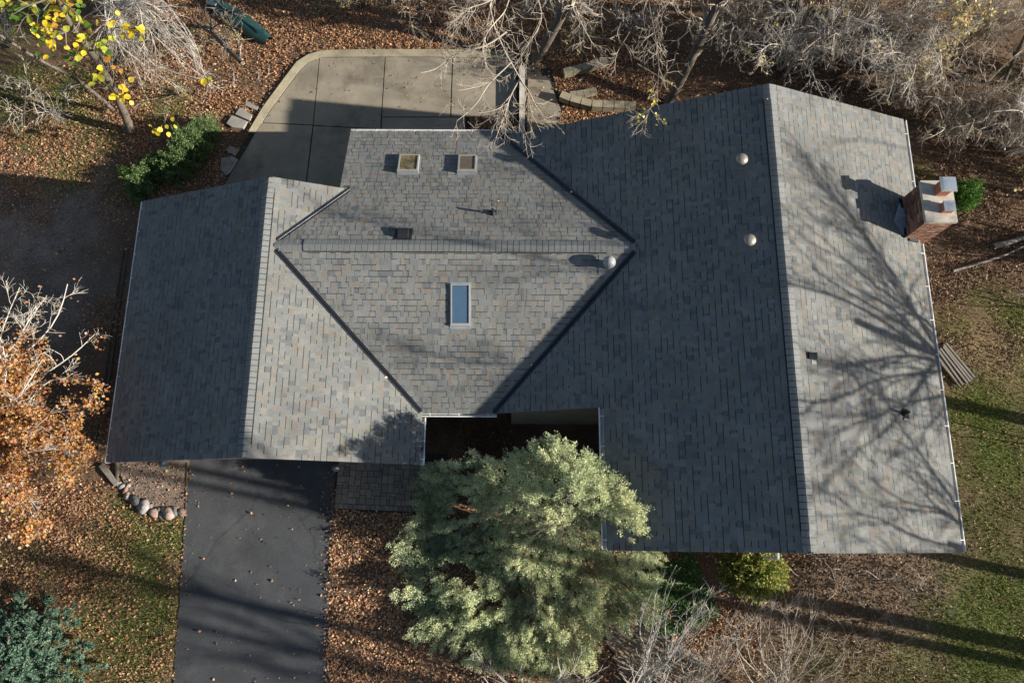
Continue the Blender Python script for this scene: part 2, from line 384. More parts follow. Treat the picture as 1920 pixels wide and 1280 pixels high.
# ------------------------------------------------------------------ house
ZE, ZR, ZM = 1.294, 2.775, 2.70
LX1, LX2, LY1, LY2 = -10.04, -2.345, 1.66, 8.64
LXR = (LX1 + LX2) / 2; SL = (ZR - ZE) / (LX2 - LXR)
MYN, MYS = 10.76, 2.945; MY = (MYN + MYS) / 2 + .0; SM = (ZM - ZE) / (MYN - MY); MXW = -4.58
RX, RXL, RXR = 6.134, 2.132, 10.15
ZER, ZRR = 2.333, 3.92; SR = (ZRR - ZER) / (RXR - RX); RY1, RY2 = -.334, 10.585
RXLOW = RX - (ZRR - ZE) / SR
zLE = lambda x: ZR - SL * np.abs(x - LXR)
zR_ = lambda x: ZRR - SR * np.abs(x - RX)
zM_ = lambda y: ZM - SM * np.abs(y - MY)
house = empty('house', (0, 5, GZ), 'low sprawling house with grey mottled shingle roof of three joined gables', 'house')
PAL = [(.158, .162, .154, 3.8), (.140, .150, .150, 3.0), (.180, .170, .148, 1.8), (.168, .148, .126, .9), (.098, .108, .113, 1.1), (.175, .178, .170, 1.6)]

# decks (real slabs with fascia edges); shingles ride on them
def deck(pts, name='roof_slope'):
    o = MB().prism([(p[0], p[1], p[2] - .012) for p in pts], .19).build(name, M['fascia'], house); return o
d_lw = deck([(LX1, LY1, ZE), (LXR, LY1, ZR), (LXR, LY2, ZR), (LX1, LY2, ZE)])
d_le = deck([(LXR, LY1, ZR), (LX2, LY1, ZE), (LX2, MYS, ZE), (LX2, LY2, ZE), (LXR, LY2, ZR)])
mxe_r = RX - (ZRR - ZM) / SR; mxe_e = RXLOW
zw = zM_(LY2); xv = LXR + (ZR - zw) / SL
d_mn = deck([(LXR + .15, MY, ZM), (mxe_r, MY, ZM), (mxe_e, MYN, ZE), (MXW, MYN, ZE), (MXW, LY2, zw), (xv - 1.0, LY2, zw)])
d_ms = deck([(LXR + .15, MY, ZM), (LX2, MYS, ZE), (mxe_e, MYS, ZE), (mxe_r, MY, ZM)])
d_rw = deck([(RX, RY1, ZRR), (RX, RY2, ZRR), (RXLOW, RY2, ZE), (RXLOW, MYS, ZE), (RXL, MYS, ZER), (RXL, RY1, ZER)])
d_re = deck([(RX, RY1, ZRR), (RXR, RY1, ZER), (RXR, RY2, ZER), (RX, RY2, ZRR)])

EXPO = .143
tabs = []                                                # (corners 4x3 on plane, normal, thickness, colour, slope deck)
def lay(deck_o, eave_pt, up_vec, along_vec, run, rng_fn, hide=None):
    """courses from the eave up; rng_fn(s) gives spans along the course at slope distance s"""
    up = np.array(up_vec, float); up /= np.linalg.norm(up); al = np.array(along_vec, float)
    nrm = np.cross(al, up); nrm = nrm if nrm[2] > 0 else -nrm
    e0 = np.array(eave_pt, float); n = int(math.ceil(run / EXPO))
    for k in range(n):
        s0 = k * EXPO - .012; s1 = min((k + 1) * EXPO + .03, run)
        for (a, b) in rng_fn((s0 + s1) / 2):
            x = a; prev = None; proud = rng.random() < .5
            while x < b - 1e-3:
                w = rng.choice([.065, .09, .115, .14, .17, .21], p=[.14, .22, .24, .2, .13, .07]) * rng.uniform(.9, 1.1)
                if b - x - w < .07: w = b - x
                th = (.010 if proud else .0055) + rng.uniform(-.001, .001); proud = not proud
                j0 = 0 if k else 0
                c0 = e0 + al * x + up * s0; c1 = e0 + al * (x + w) + up * s0
                c2 = e0 + al * (x + w) + up * s1; c3 = e0 + al * x + up * s1
                ctr = (c0 + c2) / 2
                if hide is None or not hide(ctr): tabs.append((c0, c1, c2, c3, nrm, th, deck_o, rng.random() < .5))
                x += w
hyp = lambda a, b: math.hypot(a, b)
lay(d_lw, (LX1 - .02, LY1, ZE - .02 * SL), (1, 0, SL), (0, 1, 0), hyp(LXR - LX1, ZR - ZE), lambda s: [(-.02, LY2 - LY1 + .02)])
lay(d_le, (LX2 + .02, LY1, ZE - .02 * SL), (-1, 0, SL), (0, 1, 0), hyp(LX2 - LXR, ZR - ZE), lambda s: [(-.02, LY2 - LY1 + .02)],
    hide=lambda c: zM_(c[1]) > c[2] + .06 and MYS < c[1] < MYN)
lay(d_re, (RXR + .02, RY1, ZER - .02 * SR), (-1, 0, SR), (0, 1, 0), hyp(RXR - RX, ZRR - ZER), lambda s: [(-.02, RY2 - RY1 + .02)],
    hide=lambda c: c[0] > 9.78 and 7.2 < c[1] < 8.25)
cr = math.cos(math.atan(SR))
lay(d_rw, (RXLOW - .0, 0, ZE), (1, 0, SR), (0, 1, 0), hyp(RX - RXLOW, ZRR - ZE),
    lambda s: [((RY1 - .02) if RXLOW + s * cr > RXL else MYS - .02, RY2 + .02)], hide=lambda c: MYS < c[1] < MYN and zM_(c[1]) > c[2] + .05)
cm = math.cos(math.atan(SM)); sn = math.sin(math.atan(SM))
def span_m(s, north):
    z = ZE + s * sn; y = MYN - s * cm
    a = max(LXR + .12, LXR + (ZR - z) / SL - .03)
    if north and y > LY2 + .04: a = MXW
    return [(a, RX - (ZRR - z) / SR + .02)]
lay(d_mn, (0, MYN + .02, ZE - .02 * SM), (0, -1, SM), (1, 0, 0), hyp(MYN - MY, ZM - ZE), lambda s: span_m(s, True))
lay(d_ms, (0, MYS - .02, ZE - .02 * SM), (0, 1, SM), (1, 0, 0), hyp(MY - MYS, ZM - ZE), lambda s: span_m(s, False))

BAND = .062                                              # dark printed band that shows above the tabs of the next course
def tab_geo(t):
    c0, c1, c2, c3, n, th, d, dk = t
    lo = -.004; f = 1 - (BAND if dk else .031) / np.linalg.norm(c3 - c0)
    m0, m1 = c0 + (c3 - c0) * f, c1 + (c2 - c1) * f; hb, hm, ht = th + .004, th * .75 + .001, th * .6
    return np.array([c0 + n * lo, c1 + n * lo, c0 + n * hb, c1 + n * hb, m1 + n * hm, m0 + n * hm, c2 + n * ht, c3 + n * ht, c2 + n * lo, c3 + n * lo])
TF = np.array([(0, 1, 3, 2), (2, 3, 4, 5), (5, 4, 6, 7), (1, 8, 4, 3), (9, 0, 2, 5)])
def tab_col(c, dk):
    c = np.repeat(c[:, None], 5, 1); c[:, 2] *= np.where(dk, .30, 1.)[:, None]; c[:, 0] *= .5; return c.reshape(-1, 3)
cen = np.array([(t[0] + t[2]) / 2 for t in tabs]); nrms = np.array([t[4] for t in tabs]); eye = np.array([0, 0, CAM_H])
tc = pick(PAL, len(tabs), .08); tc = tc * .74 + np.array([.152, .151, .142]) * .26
area = np.array([np.linalg.norm(t[1] - t[0]) * EXPO for t in tabs]); dv = eye - cen; dist = np.linalg.norm(dv, axis=1)
show = area * np.abs((dv * nrms).sum(1)) / dist ** 3
fl = RC.T @ (cen - eye).T; ok = np.abs(fl[0] / fl[2]) * F_PX < 950
valleyish = np.array([abs(zM_(c[1]) - c[2]) < .12 and MYS < c[1] < MYN and d in (d_rw, d_le) for c, d in zip(cen, [t[6] for t in tabs])])
order = np.argsort(-(show * ok * ~valleyish)); single = set(order[:300].tolist())
for d in (d_lw, d_le, d_mn, d_ms, d_rw, d_re):
    ids = [i for i, t in enumerate(tabs) if t[6] is d and i not in single]
    V = np.concatenate([tab_geo(tabs[i]) for i in ids]); F = (np.arange(len(ids))[:, None, None] * 10 + TF[None]).reshape(-1, 4)
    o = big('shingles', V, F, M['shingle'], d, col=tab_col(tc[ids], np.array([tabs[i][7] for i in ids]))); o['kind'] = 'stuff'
for i in sorted(single):
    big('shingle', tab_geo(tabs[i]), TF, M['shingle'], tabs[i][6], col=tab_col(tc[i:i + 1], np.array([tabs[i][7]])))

# ridge caps: bent pieces overlapping, on a raised vent strip
def ridge(p0, p1, sx, n_plain=(4, 4), vent=True):
    """p0->p1 along the ridge line; sx = slope"""
    p0, p1 = np.array(p0, float), np.array(p1, float); L = np.linalg.norm(p1 - p0); d = (p1 - p0) / L; side = np.array([-d[1], d[0], 0])
    n = int(round(L / EXPO)); e = L / n
    if vent:
        a, b = p0 + d * e * n_plain[0], p1 - d * e * n_plain[1]; mb = MB()
        for s in (-1, 1):
            q = [a + side * s * .165, b + side * s * .165, b, a]; P = [(x[0], x[1], x[2] - (sx * .165 if i < 2 else 0) + .028) for i, x in enumerate(q)]
            mb.prism(P if s < 0 else P[::-1], .03)
        mb.build('ridge_vent', M['black'], house)
    for k in range(n):
        lift = .040 if (vent and n_plain[0] <= k < n - n_plain[1]) else .012
        wd = .15
        a = p0 + d * e * k; b = p0 + d * (e * (k + 1) - .013)
        rows = []
        for q, dz in ((a, .014), (b, .002)):
            for s in (-1, -.35, 0, .35, 1):
                off = abs(s) * wd * sx; rd = .004 * (1 - abs(s)) ** 2
                rows.append(q + side * s * wd + np.array([0, 0, lift + dz - off - rd]))
        rows = np.array(rows) + np.array([0, 0, rng.uniform(-.002, .002)])
        low = rows[:5] - np.array([0, 0, .016])
        V = np.r_[rows, low]
        F = [(i, i + 1, i + 6, i + 5) for i in range(4)] + [(i + 10, i + 11, i + 1, i) for i in range(4)]
        mb = MB().add(V, F); mb.build('ridge_cap', M['ridge'], house)
ridge((RX, RY2, ZRR), (RX, RY1, ZRR), SR, (3, 3))
ridge((LXR, LY1, ZR), (LXR, LY2, ZR), SL, (2, 3))
ridge((mxe_r - .08, MY, ZM), (LXR + .25, MY, ZM), SM, (5, 5))

# valley flashing: W-profile metal along the four valleys
def valley(a, b, na, nb, name='valley_flashing'):
    a, b = np.array(a, float), np.array(b, float); d = unit(b - a)
    ua = unit(np.cross(na, d)); ub = unit(np.cross(nb, d))
    ctr = lambda v, o: v if v @ o > 0 else -v
    return a, b, d
def valley_strip(a, b, pa, pb):
    """pa/pb: unit horizontal steps into either slope with their z function"""
    a, b = np.array(a, float), np.array(b, float); V = []
    for q in (a, b):
        for (st, zf, w) in ((pa[0], pa[1], .062), (pa[0], pa[1], .016), (None, None, 0), (pb[0], pb[1], .016), (pb[0], pb[1], .062)):
            if st is None: V.append(q + np.array([0, 0, .055])); continue
            p = q[:2] + np.array(st) * w; V.append(np.array([p[0], p[1], zf(p[0], p[1]) + .024]))
    V = np.array(V); mb = MB().add(V, [(i, i + 1, i + 6, i + 5) for i in range(4)])
    mb.build('valley_flashing', M['valley'], house)
zL = lambda x, y: ZR - SL * (x - LXR); zRw = lambda x, y: ZRR - SR * (RX - x); zN = lambda x, y: ZM - SM * abs(y - MY)
def vx_l(y): return LXR + (ZR - zN(0, y)) / SL
def vx_r(y): return RX - (ZRR - zN(0, y)) / SR
r2 = .7071
valley_strip((vx_l(MY - .12), MY - .12, zN(0, MY - .12)), (vx_l(MYS), MYS, ZE), ((-r2, -r2), zL), ((r2, r2), zN))
valley_strip((vx_l(MY + .14), MY + .14, zN(0, MY + .14)), (vx_l(LY2) , LY2, zN(0, LY2)), ((-r2, r2), zL), ((r2, -r2), zN))
valley_strip((vx_r(MY - .12), MY - .12, zN(0, MY - .12)), (vx_r(MYS), MYS, ZE), ((r2, -r2), zRw), ((-r2, r2), zN))
valley_strip((vx_r(MY + .12), MY + .12, zN(0, MY + .12)), (vx_r(MYN), MYN, ZE), ((r2, r2), zRw), ((-r2, -r2), zN))

# gutters (open troughs, white lip) with hanger brackets as sub-parts
def gutter(a, b, out, z, spacing=1.0, w=.115):
    a, b, out = np.array(a, float), np.array(b, float), np.array(out, float); d = unit(b - a); L = np.linalg.norm(b - a)
    prof = [(.0, .0), (.0, -.10), (.03, -.125), (w - .02, -.125), (w, -.05), (w, .0), (w - .022, .002), (w - .022, -.014), (w - .006, -.016), (w - .012, -.05), (w - .03, -.112), (.035, -.112), (.012, -.095), (.012, 0)]
    V, n = [], len(prof)
    for q in (a, b):
        for (o, dz) in prof: V.append((q[0] + out[0] * o, q[1] + out[1] * o, z + dz))
    F = [(i, (i + 1) % n, (i + 1) % n + n, i + n) for i in range(n)]
    g = MB().add(V, F + [tuple(range(n))[::-1], tuple(range(n, 2 * n))]).build('gutter', M['gutter'], house)
    k = max(2, int(round(L / spacing)))
    for i in range(k):
        p = a + d * (L * (i + .3) / (k - .4 if k > 1 else 1)) if k > 1 else a + d * L / 2
        q0 = p + out * -.06; q1 = p + out * (w - .004)
        mb = MB().beam((q0[0], q0[1], z + .012 + .012), (q1[0], q1[1], z + .003), .022, .006); mb.build('gutter_bracket', M['gutter'], g)
    return g
zg = ZE - .015
gutter((LX1 - .01, LY1 - .02, 0), (LX1 - .01, LY2, 0), (-1, 0, 0), zg, .62, .09)
gutter((LX2 + .01, LY1 - .02, 0), (LX2 + .01, MYS - .13, 0), (1, 0, 0), zg, .42)
gutter((MXW, MYN + .01, 0), (RXLOW + .55, MYN + .01, 0), (0, 1, 0), zg, .49, .085)
gutter((LX2 + .01, MYS - .01, 0), (RXLOW + .07, MYS - .01, 0), (0, -1, 0), zg, .55, .1)
gutter((RXR + .01, RY1, 0), (RXR + .01, 7.12, 0), (1, 0, 0), ZER - .015, .8)
gutter((RXR + .01, 8.42, 0), (RXR + .01, RY2, 0), (1, 0, 0), ZER - .015, .9)
gutter((RXL - .01, RY1, 0), (RXL - .01, MYS - .02, 0), (-1, 0, 0), ZER - .015, .62)
# downspout outlet, leaf guard box seen in the short gutter
MB().box(LX2 + .03, LX2 + .09, LY1 + .33, LY1 + .41, zg - .03, zg + .012).build('gutter_outlet', M['black'], house)

# walls
def wall_block(x0, x1, y0, y1, z0, ze0, ridge_axis=None, rz=None, rpos=None):
    mb = MB()
    if ridge_axis == 'y':
        P = [(x0, ze0[0]), (x1, ze0[1]), (rpos, rz)]
        V = [(x0, y0, z0), (x1, y0, z0), (x1, y0, ze0[1]), (rpos, y0, rz), (x0, y0, ze0[0])]; V += [(a, y1, c) for a, _, c in V]
    else:
        V = [(x0, y0, z0), (x0, y1, z0), (x0, y1, ze0[1]), (x0, rpos, rz), (x0, y0, ze0[0])]; V += [(x1, b, c) for _, b, c in V]
    F = [(0, 1, 2, 3, 4), (9, 8, 7, 6, 5)] + [(i, i + 5, (i + 1) % 5 + 5, (i + 1) % 5) for i in range(5)]
    mb.add(V, F); return mb.build('wall', M['siding'], house)
o_ = .45
wall_block(LX1 + o_, LX2 - o_, LY1 + .3, LY2 - .3, -1.4, (ZE + o_ * SL - .22, ZE + o_ * SL - .22), 'y', ZR - .24, LXR)
wall_block(MXW + .3, RX, MYS + .5, MYN - .5, -1.4, (ZE + .5 * SM - .22, ZE + .5 * SM - .22), 'x', ZM - .24, MY)
wall_block(RXL + o_, RXR - o_, RY1 + .3, RY2 - .3, -1.4, (ZER + o_ * SR - .22, ZER + o_ * SR - .22), 'y', ZRR - .24, RX)
ew = [bp(962, 772, 1.2), bp(1133, 764, 2.2)]
ex0 = -.075; ey = MYS + .045
V = [(ex0, ey, -1.03), (RXL + .46, ey, -1.03), (RXL + .46, ey, zRw(RXL + .46, 0) - .21), (ex0, ey, zRw(ex0, 0) - .21)]; V += [(x, ey + .5, z) for x, _, z in V]
MB().add(V, [(0, 1, 2, 3), (7, 6, 5, 4), (0, 4, 5, 1), (1, 5, 6, 2), (2, 6, 7, 3), (3, 7, 4, 0)]).build('entry_wall', M['siding'], house)

# skylights
def skylight(px0, py0, px1, py1, z_of, north, glass, raise_, fr=.055):
    a = bp(px0, py0, 2.0); b = bp(px1, py1, 2.0)
    for _ in range(4): a = bp(px0, py0, z_of(a[1]) + raise_); b = bp(px1, py1, z_of(b[1]) + raise_)
    x0, x1 = a[0], b[0]; y1, y0 = a[1], b[1]
    def ring(mb, m, lo, hi):
        X0, X1, Y0, Y1 = x0 + m[0], x1 - m[0], y0 + m[0], y1 - m[0]; x_0, x_1, y_0, y_1 = x0 + m[1], x1 - m[1], y0 + m[1], y1 - m[1]
        O = [(X0, Y0), (X1, Y0), (X1, Y1), (X0, Y1)]; I = [(x_0, y_0), (x_1, y_0), (x_1, y_1), (x_0, y_1)]
        V = [(x, y, z_of(y) + h) for (pts, h) in ((O, lo), (O, hi), (I, hi), (I, lo)) for x, y in pts]; F = []
        for i in range(4):
            j = (i + 1) % 4; F += [(i, j, j + 4, i + 4), (i + 4, j + 4, j + 8, i + 8), (i + 8, j + 8, j + 12, i + 12)]
        mb.add(V, F)
    mb = MB(); ring(mb, (0, fr), -.02, raise_); sk = mb.build('skylight', M['frame'], house)
    g = fr - .003; P = [(x0 + g, y0 + g), (x1 - g, y0 + g), (x1 - g, y1 - g), (x0 + g, y1 - g)]
    MB().prism([(x, y, z_of(y) + raise_ - .022) for x, y in P], .02).build('pane', glass, sk)
    e = .10; P = [(x0 - .03, y0 - e), (x1 + .03, y0 - e), (x1 + .03, y1 + .05), (x0 - .03, y1 + .05)]
    MB().prism([(x, y, z_of(y) + .019) for x, y in P], .02).build('flashing', M['lead'], sk)
    # lower sill bar, a little proud
    ys = (y1, y1 + .03) if False else ((y0 - .035, y0 + .005) if not north else (y0 - .035, y0 + .005))
    V = [(x0 - .012, ys[0], z_of(ys[0]) + .0), (x1 + .012, ys[0], z_of(ys[0]) + .0)]
    mb = MB(); P = [(x0 - .012, ys[0]), (x1 + .012, ys[0]), (x1 + .012, ys[1]), (x0 - .012, ys[1])]
    mb.prism([(x, y, z_of(y) + raise_ + .008) for x, y in P], raise_); mb.build('sill_bar', M['frame'], sk)
    return sk
zn = lambda y: ZM - SM * abs(y - MY)
s1 = skylight(749, 289, 783, 319, zn, True, M['glass_dirty'], .13, .036); s1['label'] = 'square skylight with leaves showing in its pane'
s2 = skylight(860, 290, 892, 319, zn, True, M['glass_brown'], .13, .036); s2['label'] = 'square skylight with plain bronze pane'
s3 = skylight(845, 532, 881, 608, zn, False, M['glass_blue'], .07, .028); s3['label'] = 'long skylight with blue pane and silver frame'

# roof vents
def on_plane(px, py, zf):
    p = bp(px, py, 2.5)
    for _ in range(6): p = bp(px, py, float(zf(p)))
    return p
zRW = lambda p: ZRR - SR * abs(RX - p[0]); zMM = lambda p: zn(p[1])
def dome_vent(px, py, zf, r, h, material):
    p = on_plane(px, py, lambda q: zf(q) + h); z = zf(p)
    st = MB().lathe([(r * .62, z - .12), (r * .62, z + h * .7)], p[0], p[1], 20).build('roof_vent', material, house, smooth=False)
    prof = [(r, z + h * .55), (r * 1.03, z + h * .62), (r * .97, z + h * .72), (r * .8, z + h * .86), (r * .5, z + h * .96), (r * .18, z + h)]
    MB().lathe(prof, p[0], p[1], 28).build('vent_dome', material, st, smooth=True)
    s = (SR if zf is zRW else 0, SM * (1 if p[1] < MY else -1) if zf is zMM else 0)
    c = [(p[0] + a * r * 1.5, p[1] + b * r * 1.5, z + .022 + s[0] * a * r * 1.5 + s[1] * b * r * 1.5) for a, b in ((-1, -1), (1, -1), (1, 1), (-1, 1))]
    MB().prism(c, .02).build('vent_flange', M['ridge'], st)
dome_vent(1393, 295, zRW, .145, .22, M['champagne']); dome_vent(1408, 447, zRW, .145, .22, M['champagne'])
dome_vent(1144, 487, zMM, .155, .42, M['greymetal'])
# slant-back box vent near the ridge, north slope
p = on_plane(755, 438, lambda q: zMM(q) + .12); z = zMM(p); w, l = .14, .16
mb = MB(); V = [(p[0] - w, p[1] - l, z - .02), (p[0] + w, p[1] - l, z - .02), (p[0] + w, p[1] + l, z - .10), (p[0] - w, p[1] + l, z - .10),
                (p[0] - w * .9, p[1] - l * .3, z + .14), (p[0] + w * .9, p[1] - l * .3, z + .14), (p[0] + w * .9, p[1] + l, z + .10), (p[0] - w * .9, p[1] + l, z + .10)]
bv = mb.add(V, [(0, 1, 5, 4), (1, 2, 6, 5), (2, 3, 7, 6), (3, 0, 4, 7), (4, 5, 6, 7)]).build('box_vent', M['black'], house)
c = [(p[0] + a * .22, p[1] + b * .22, z + .022 - SM * b * .22) for a, b in ((-1, -1), (1, -1), (1, 1), (-1, 1))]
MB().prism(c, .015).build('vent_flange', M['black'], bv)
def box_small(px, py, zf):
    p = on_plane(px, py, zf); z = zf(p)
    b = MB().box(p[0] - .09, p[0] + .09, p[1] - .07, p[1] + .07, z - .06, z + .10).build('box_vent', M['black'], house)
    MB().beam((p[0] - .02, p[1] - .13, z + .02), (p[0] + .1, p[1] - .13, z - .02), .09, .012).build('vent_flange', M['greymetal'], b)
box_small(1522, 668, zRW)
def pipe(px, py, zf, lean, hgt, r=.035):
    p = on_plane(px, py, zf); z = zf(p)
    q = MB().lathe([(.085, z - .05), (.075, z + .03), (r * 1.2, z + .08), (r, z + .09), (r, z + hgt), (r * .6, z + hgt)], p[0], p[1], 14).build('vent_pipe', M['black'], house)
    MB().box(p[0] - .10, p[0] + .10, p[1] - .12, p[1] + .10, z - .05, z + .03).build('vent_boot', M['black'], q)
    MB().box(p[0] - .02, p[0] + .05, p[1] - .155, p[1] - .12, z - .03, z + .045).build('boot_clip', M['steel'], q)
pipe(924, 401, zMM, 0, .28); pipe(1694, 775, zRW, 0, .25)

# chimney
ch_x0, ch_x1, ch_y0, ch_y1 = 9.74, 10.42, 7.22, 8.22; ch_top = 3.52
mb = MB(); mb.box(ch_x0, ch_x1, ch_y0, ch_y1, -1.2, ch_top - .09); chim = mb.build('chimney', M['mortar'], house)
mb = MB(); bc = [(.20, .095, .06, 2), (.26, .13, .085, 2), (.13, .075, .055, 1.5), (.33, .20, .14, 1)]
zc, row = .9, 0
while zc < ch_top - .10:
    for (ax, a0, a1, fixed) in (('y', ch_y0, ch_y1, ch_x0), ('x', ch_x0, ch_x1, ch_y0), ('x', ch_x0, ch_x1, ch_y1), ('y', ch_y0, ch_y1, ch_x1)):
        q = a0 + (.0 if row % 2 else -.105)
        while q < a1 - .02:
            u0, u1 = max(q, a0) + .004, min(q + .205, a1) - .004; c = tuple(pick(bc, 1, .2)[0]); pr = .010 + rng.uniform(0, .004)
            lo, hi = (fixed - pr, fixed + .004) if fixed in (ch_x0, ch_y0) else (fixed - .004, fixed + pr)
            if u1 - u0 > .03:
                if ax == 'y': mb.box(lo, hi, u0, u1, zc, zc + .064, c)
                else: mb.box(u0, u1, lo, hi, zc, zc + .064, c)
            q += .213
    zc += .075; row += 1
bw = mb.build('brickwork', M['brick'], chim, col=True); bw['kind'] = 'stuff'
V = [(ch_x0 - .035, ch_y0 - .035), (ch_x1 + .035, ch_y0 - .035), (ch_x1 + .035, ch_y1 + .035), (ch_x0 - .035, ch_y1 + .035)]
MB().prism([(x, y, ch_top) for x, y in V], .09).build('chimney_crown', M['cement'], chim)
fx, fy = 10.13, 7.98
MB().box(fx - .13, fx + .13, fy - .13, fy + .13, ch_top - .02, ch_top + .30).build('flue', M['clay'], chim)
mb = MB(); a, b, zt = .19, .15, ch_top + .44
V = [(fx + s * a, fy + t * a, zt - .07) for s, t in ((-1, -1), (1, -1), (1, 1), (-1, 1))] + [(fx + s * b, fy + t * b, zt) for s, t in ((-1, -1), (1, -1), (1, 1), (-1, 1))]
mb.add(V, [(4, 5, 6, 7), (3, 2, 1, 0)] + [(i, (i + 1) % 4, (i + 1) % 4 + 4, i + 4) for i in range(4)])
for s, t in ((-1, -1), (1, -1), (1, 1), (-1, 1)): mb.box(fx + s * .12 - .012, fx + s * .12 + .012, fy + t * .12 - .012, fy + t * .12 + .012, ch_top + .28, zt - .06)
mb.build('flue_cap', M['steel'], chim)
fx, fy = 10.2, 7.52
MB().box(fx - .12, fx + .12, fy - .11, fy + .11, ch_top - .02, ch_top + .17).build('flue', M['clay'], chim)
mb = MB()
for i in range(5): mb.box(fx - .135, fx + .135, fy - .125 + i * .052, fy - .125 + i * .052 + .042, ch_top + .17, ch_top + .20)
mb.box(fx - .13, fx + .13, fy - .12, fy + .12, ch_top + .165, ch_top + .185); mb.build('flue_cap', M['steel'], chim)
# saddle flashing behind the chimney (uphill side)
zs = lambda x: ZRR - SR * (x - RX)
V = [(ch_x0 - .33, (ch_y0 + ch_y1) / 2 - .15, zs(ch_x0 - .33) + .02), (ch_x0 - .02, ch_y0 - .05, zs(ch_x0) + .03), (ch_x0 - .02, ch_y1 + .02, zs(ch_x0) + .03), (ch_x0 - .02, (ch_y0 + ch_y1) / 2, zs(ch_x0) + .17)]
MB().add(V, [(0, 1, 3), (0, 3, 2)]).build('saddle_flashing', M['lead'], chim)
MB().box(ch_x0 - .06, ch_x0 - .014, ch_y0 - .03, ch_y1 + .03, zs(ch_x0) - .05, zs(ch_x0) + .10).build('step_flashing', M['black'], chim)
MB().beam((9.82, ch_y0 - .06, zs(9.82) + .03), (10.1, ch_y0 - .06, zs(10.1) + .03), .07, .04).build('step_flashing', M['black'], chim)
# lanterns beside the garage door
for px, py in ((303, 868), (629, 876)):
    q = bp(px, py, 1.0); z = 1.0
    ln = MB().lathe([(.03, z - .3), (.07, z - .25), (.085, z - .05), (.10, z - .03), (.085, z), (.03, z + .05)], q[0], q[1], 12).build('wall_lantern', M['lantern'], house, smooth=False)
    MB().beam((q[0], q[1], z - .12), (q[0], LY1 + .31, z - .12), .03, .03).build('lantern_arm', M['black'], ln)
q = bp(1462, 1046, 1.6)
MB().beam((q[0], q[1] + .3, 1.55), (q[0], q[1], 1.5), .05, .05).beam((q[0], q[1], 1.52), (q[0] + .03, q[1] - .02, .4), .05, .05).build('downspout', M['gutter'], house)

# ------------------------------------------------------------------ pavers
PC = [(.235, .195, .145, 2), (.20, .175, .14, 2), (.26, .205, .14, 1.5), (.17, .155, .13, 1), (.225, .205, .175, 1)]
def cells(w, h):
    """random ashlar cells filling w x h units"""
    G = np.zeros((h, w), int); out = []; shapes = [(2, 2), (3, 2), (2, 3), (2, 1), (1, 2), (1, 1)]
    for j in range(h):
        for i in range(w):
            if G[j, i]: continue
            for s in sorted(shapes, key=lambda s: rng.random() * (1.0 + .4 * s[0] * s[1]), reverse=True):
                if i + s[0] <= w and j + s[1] <= h and not G[j:j + s[1], i:i + s[0]].any():
                    G[j:j + s[1], i:i + s[0]] = 1; out.append((i, j, s[0], s[1])); break
    return out
def paver(parent, poly, z, col):
    o = MB().prism([(p[0], p[1], z) for p in poly], .05, tuple(col)).build('paver', M['paver'], col=True); o.parent = parent; return o
walk = flat_sheet('walkway', WALK_W, GZ + .005, .08, M['joint'])
a, b = bp(626, 954, GZ), bp(846, 962, GZ); a = np.array([a[0] + .015, a[1] + .02]); b = b[:2]; dx = unit(b - a); dy = np.array([-dx[1], dx[0]]); un = .083
pz = GZ + .034
nx = 40; W = np.linalg.norm(b - a)
k = 0.0
while k < W - .05:                                            # soldier course along the edge
    w = .125; g = .005
    P = [a + dx * (k + g), a + dx * (k + w - g), a + dx * (k + w - g) + dy * .125, a + dx * (k + g) + dy * .125]
    paver(walk, P, pz + rng.uniform(-.003, .003), pick(PC, 1, .12)[0]); k += w
for (i, j, w, h) in cells(int(W / un), 15):
    g = .006; o0 = a + dy * .135
    P = [o0 + dx * (i * un + g) + dy * (j * un + g), o0 + dx * ((i + w) * un - g) + dy * (j * un + g), o0 + dx * ((i + w) * un - g) + dy * ((j + h) * un - g), o0 + dx * (i * un + g) + dy * ((j + h) * un - g)]
    paver(walk, P, pz + rng.uniform(-.003, .003), pick(PC, 1, .12)[0])
path = flat_sheet('path', PATH_W[::-1], GZ + .005, .08, M['joint'])
o0 = bp(1345, 1290, GZ)[:2]; e1 = unit(bp(1262, 1190, GZ)[:2] - o0); e2 = np.array([-e1[1], e1[0]])
cnt = 0
for i in range(-6, 26):
    for j in range(-2, 22):
        g = .006; q = o0 + e1 * (i * .15 + (j % 2) * .07) + e2 * (j * .115)
        P = [q + e1 * g + e2 * g, q + e1 * (.15 - g) + e2 * g, q + e1 * (.15 - g) + e2 * (.115 - g), q + e1 * g + e2 * (.115 - g)]
        c = sum(P) / 4
        if in_poly(np.array([c[0]]), np.array([c[1]]), PATH_W)[0] and cnt < 300:
            paver(path, P, pz + rng.uniform(-.003, .003), pick(PC, 1, .12)[0]); cnt += 1

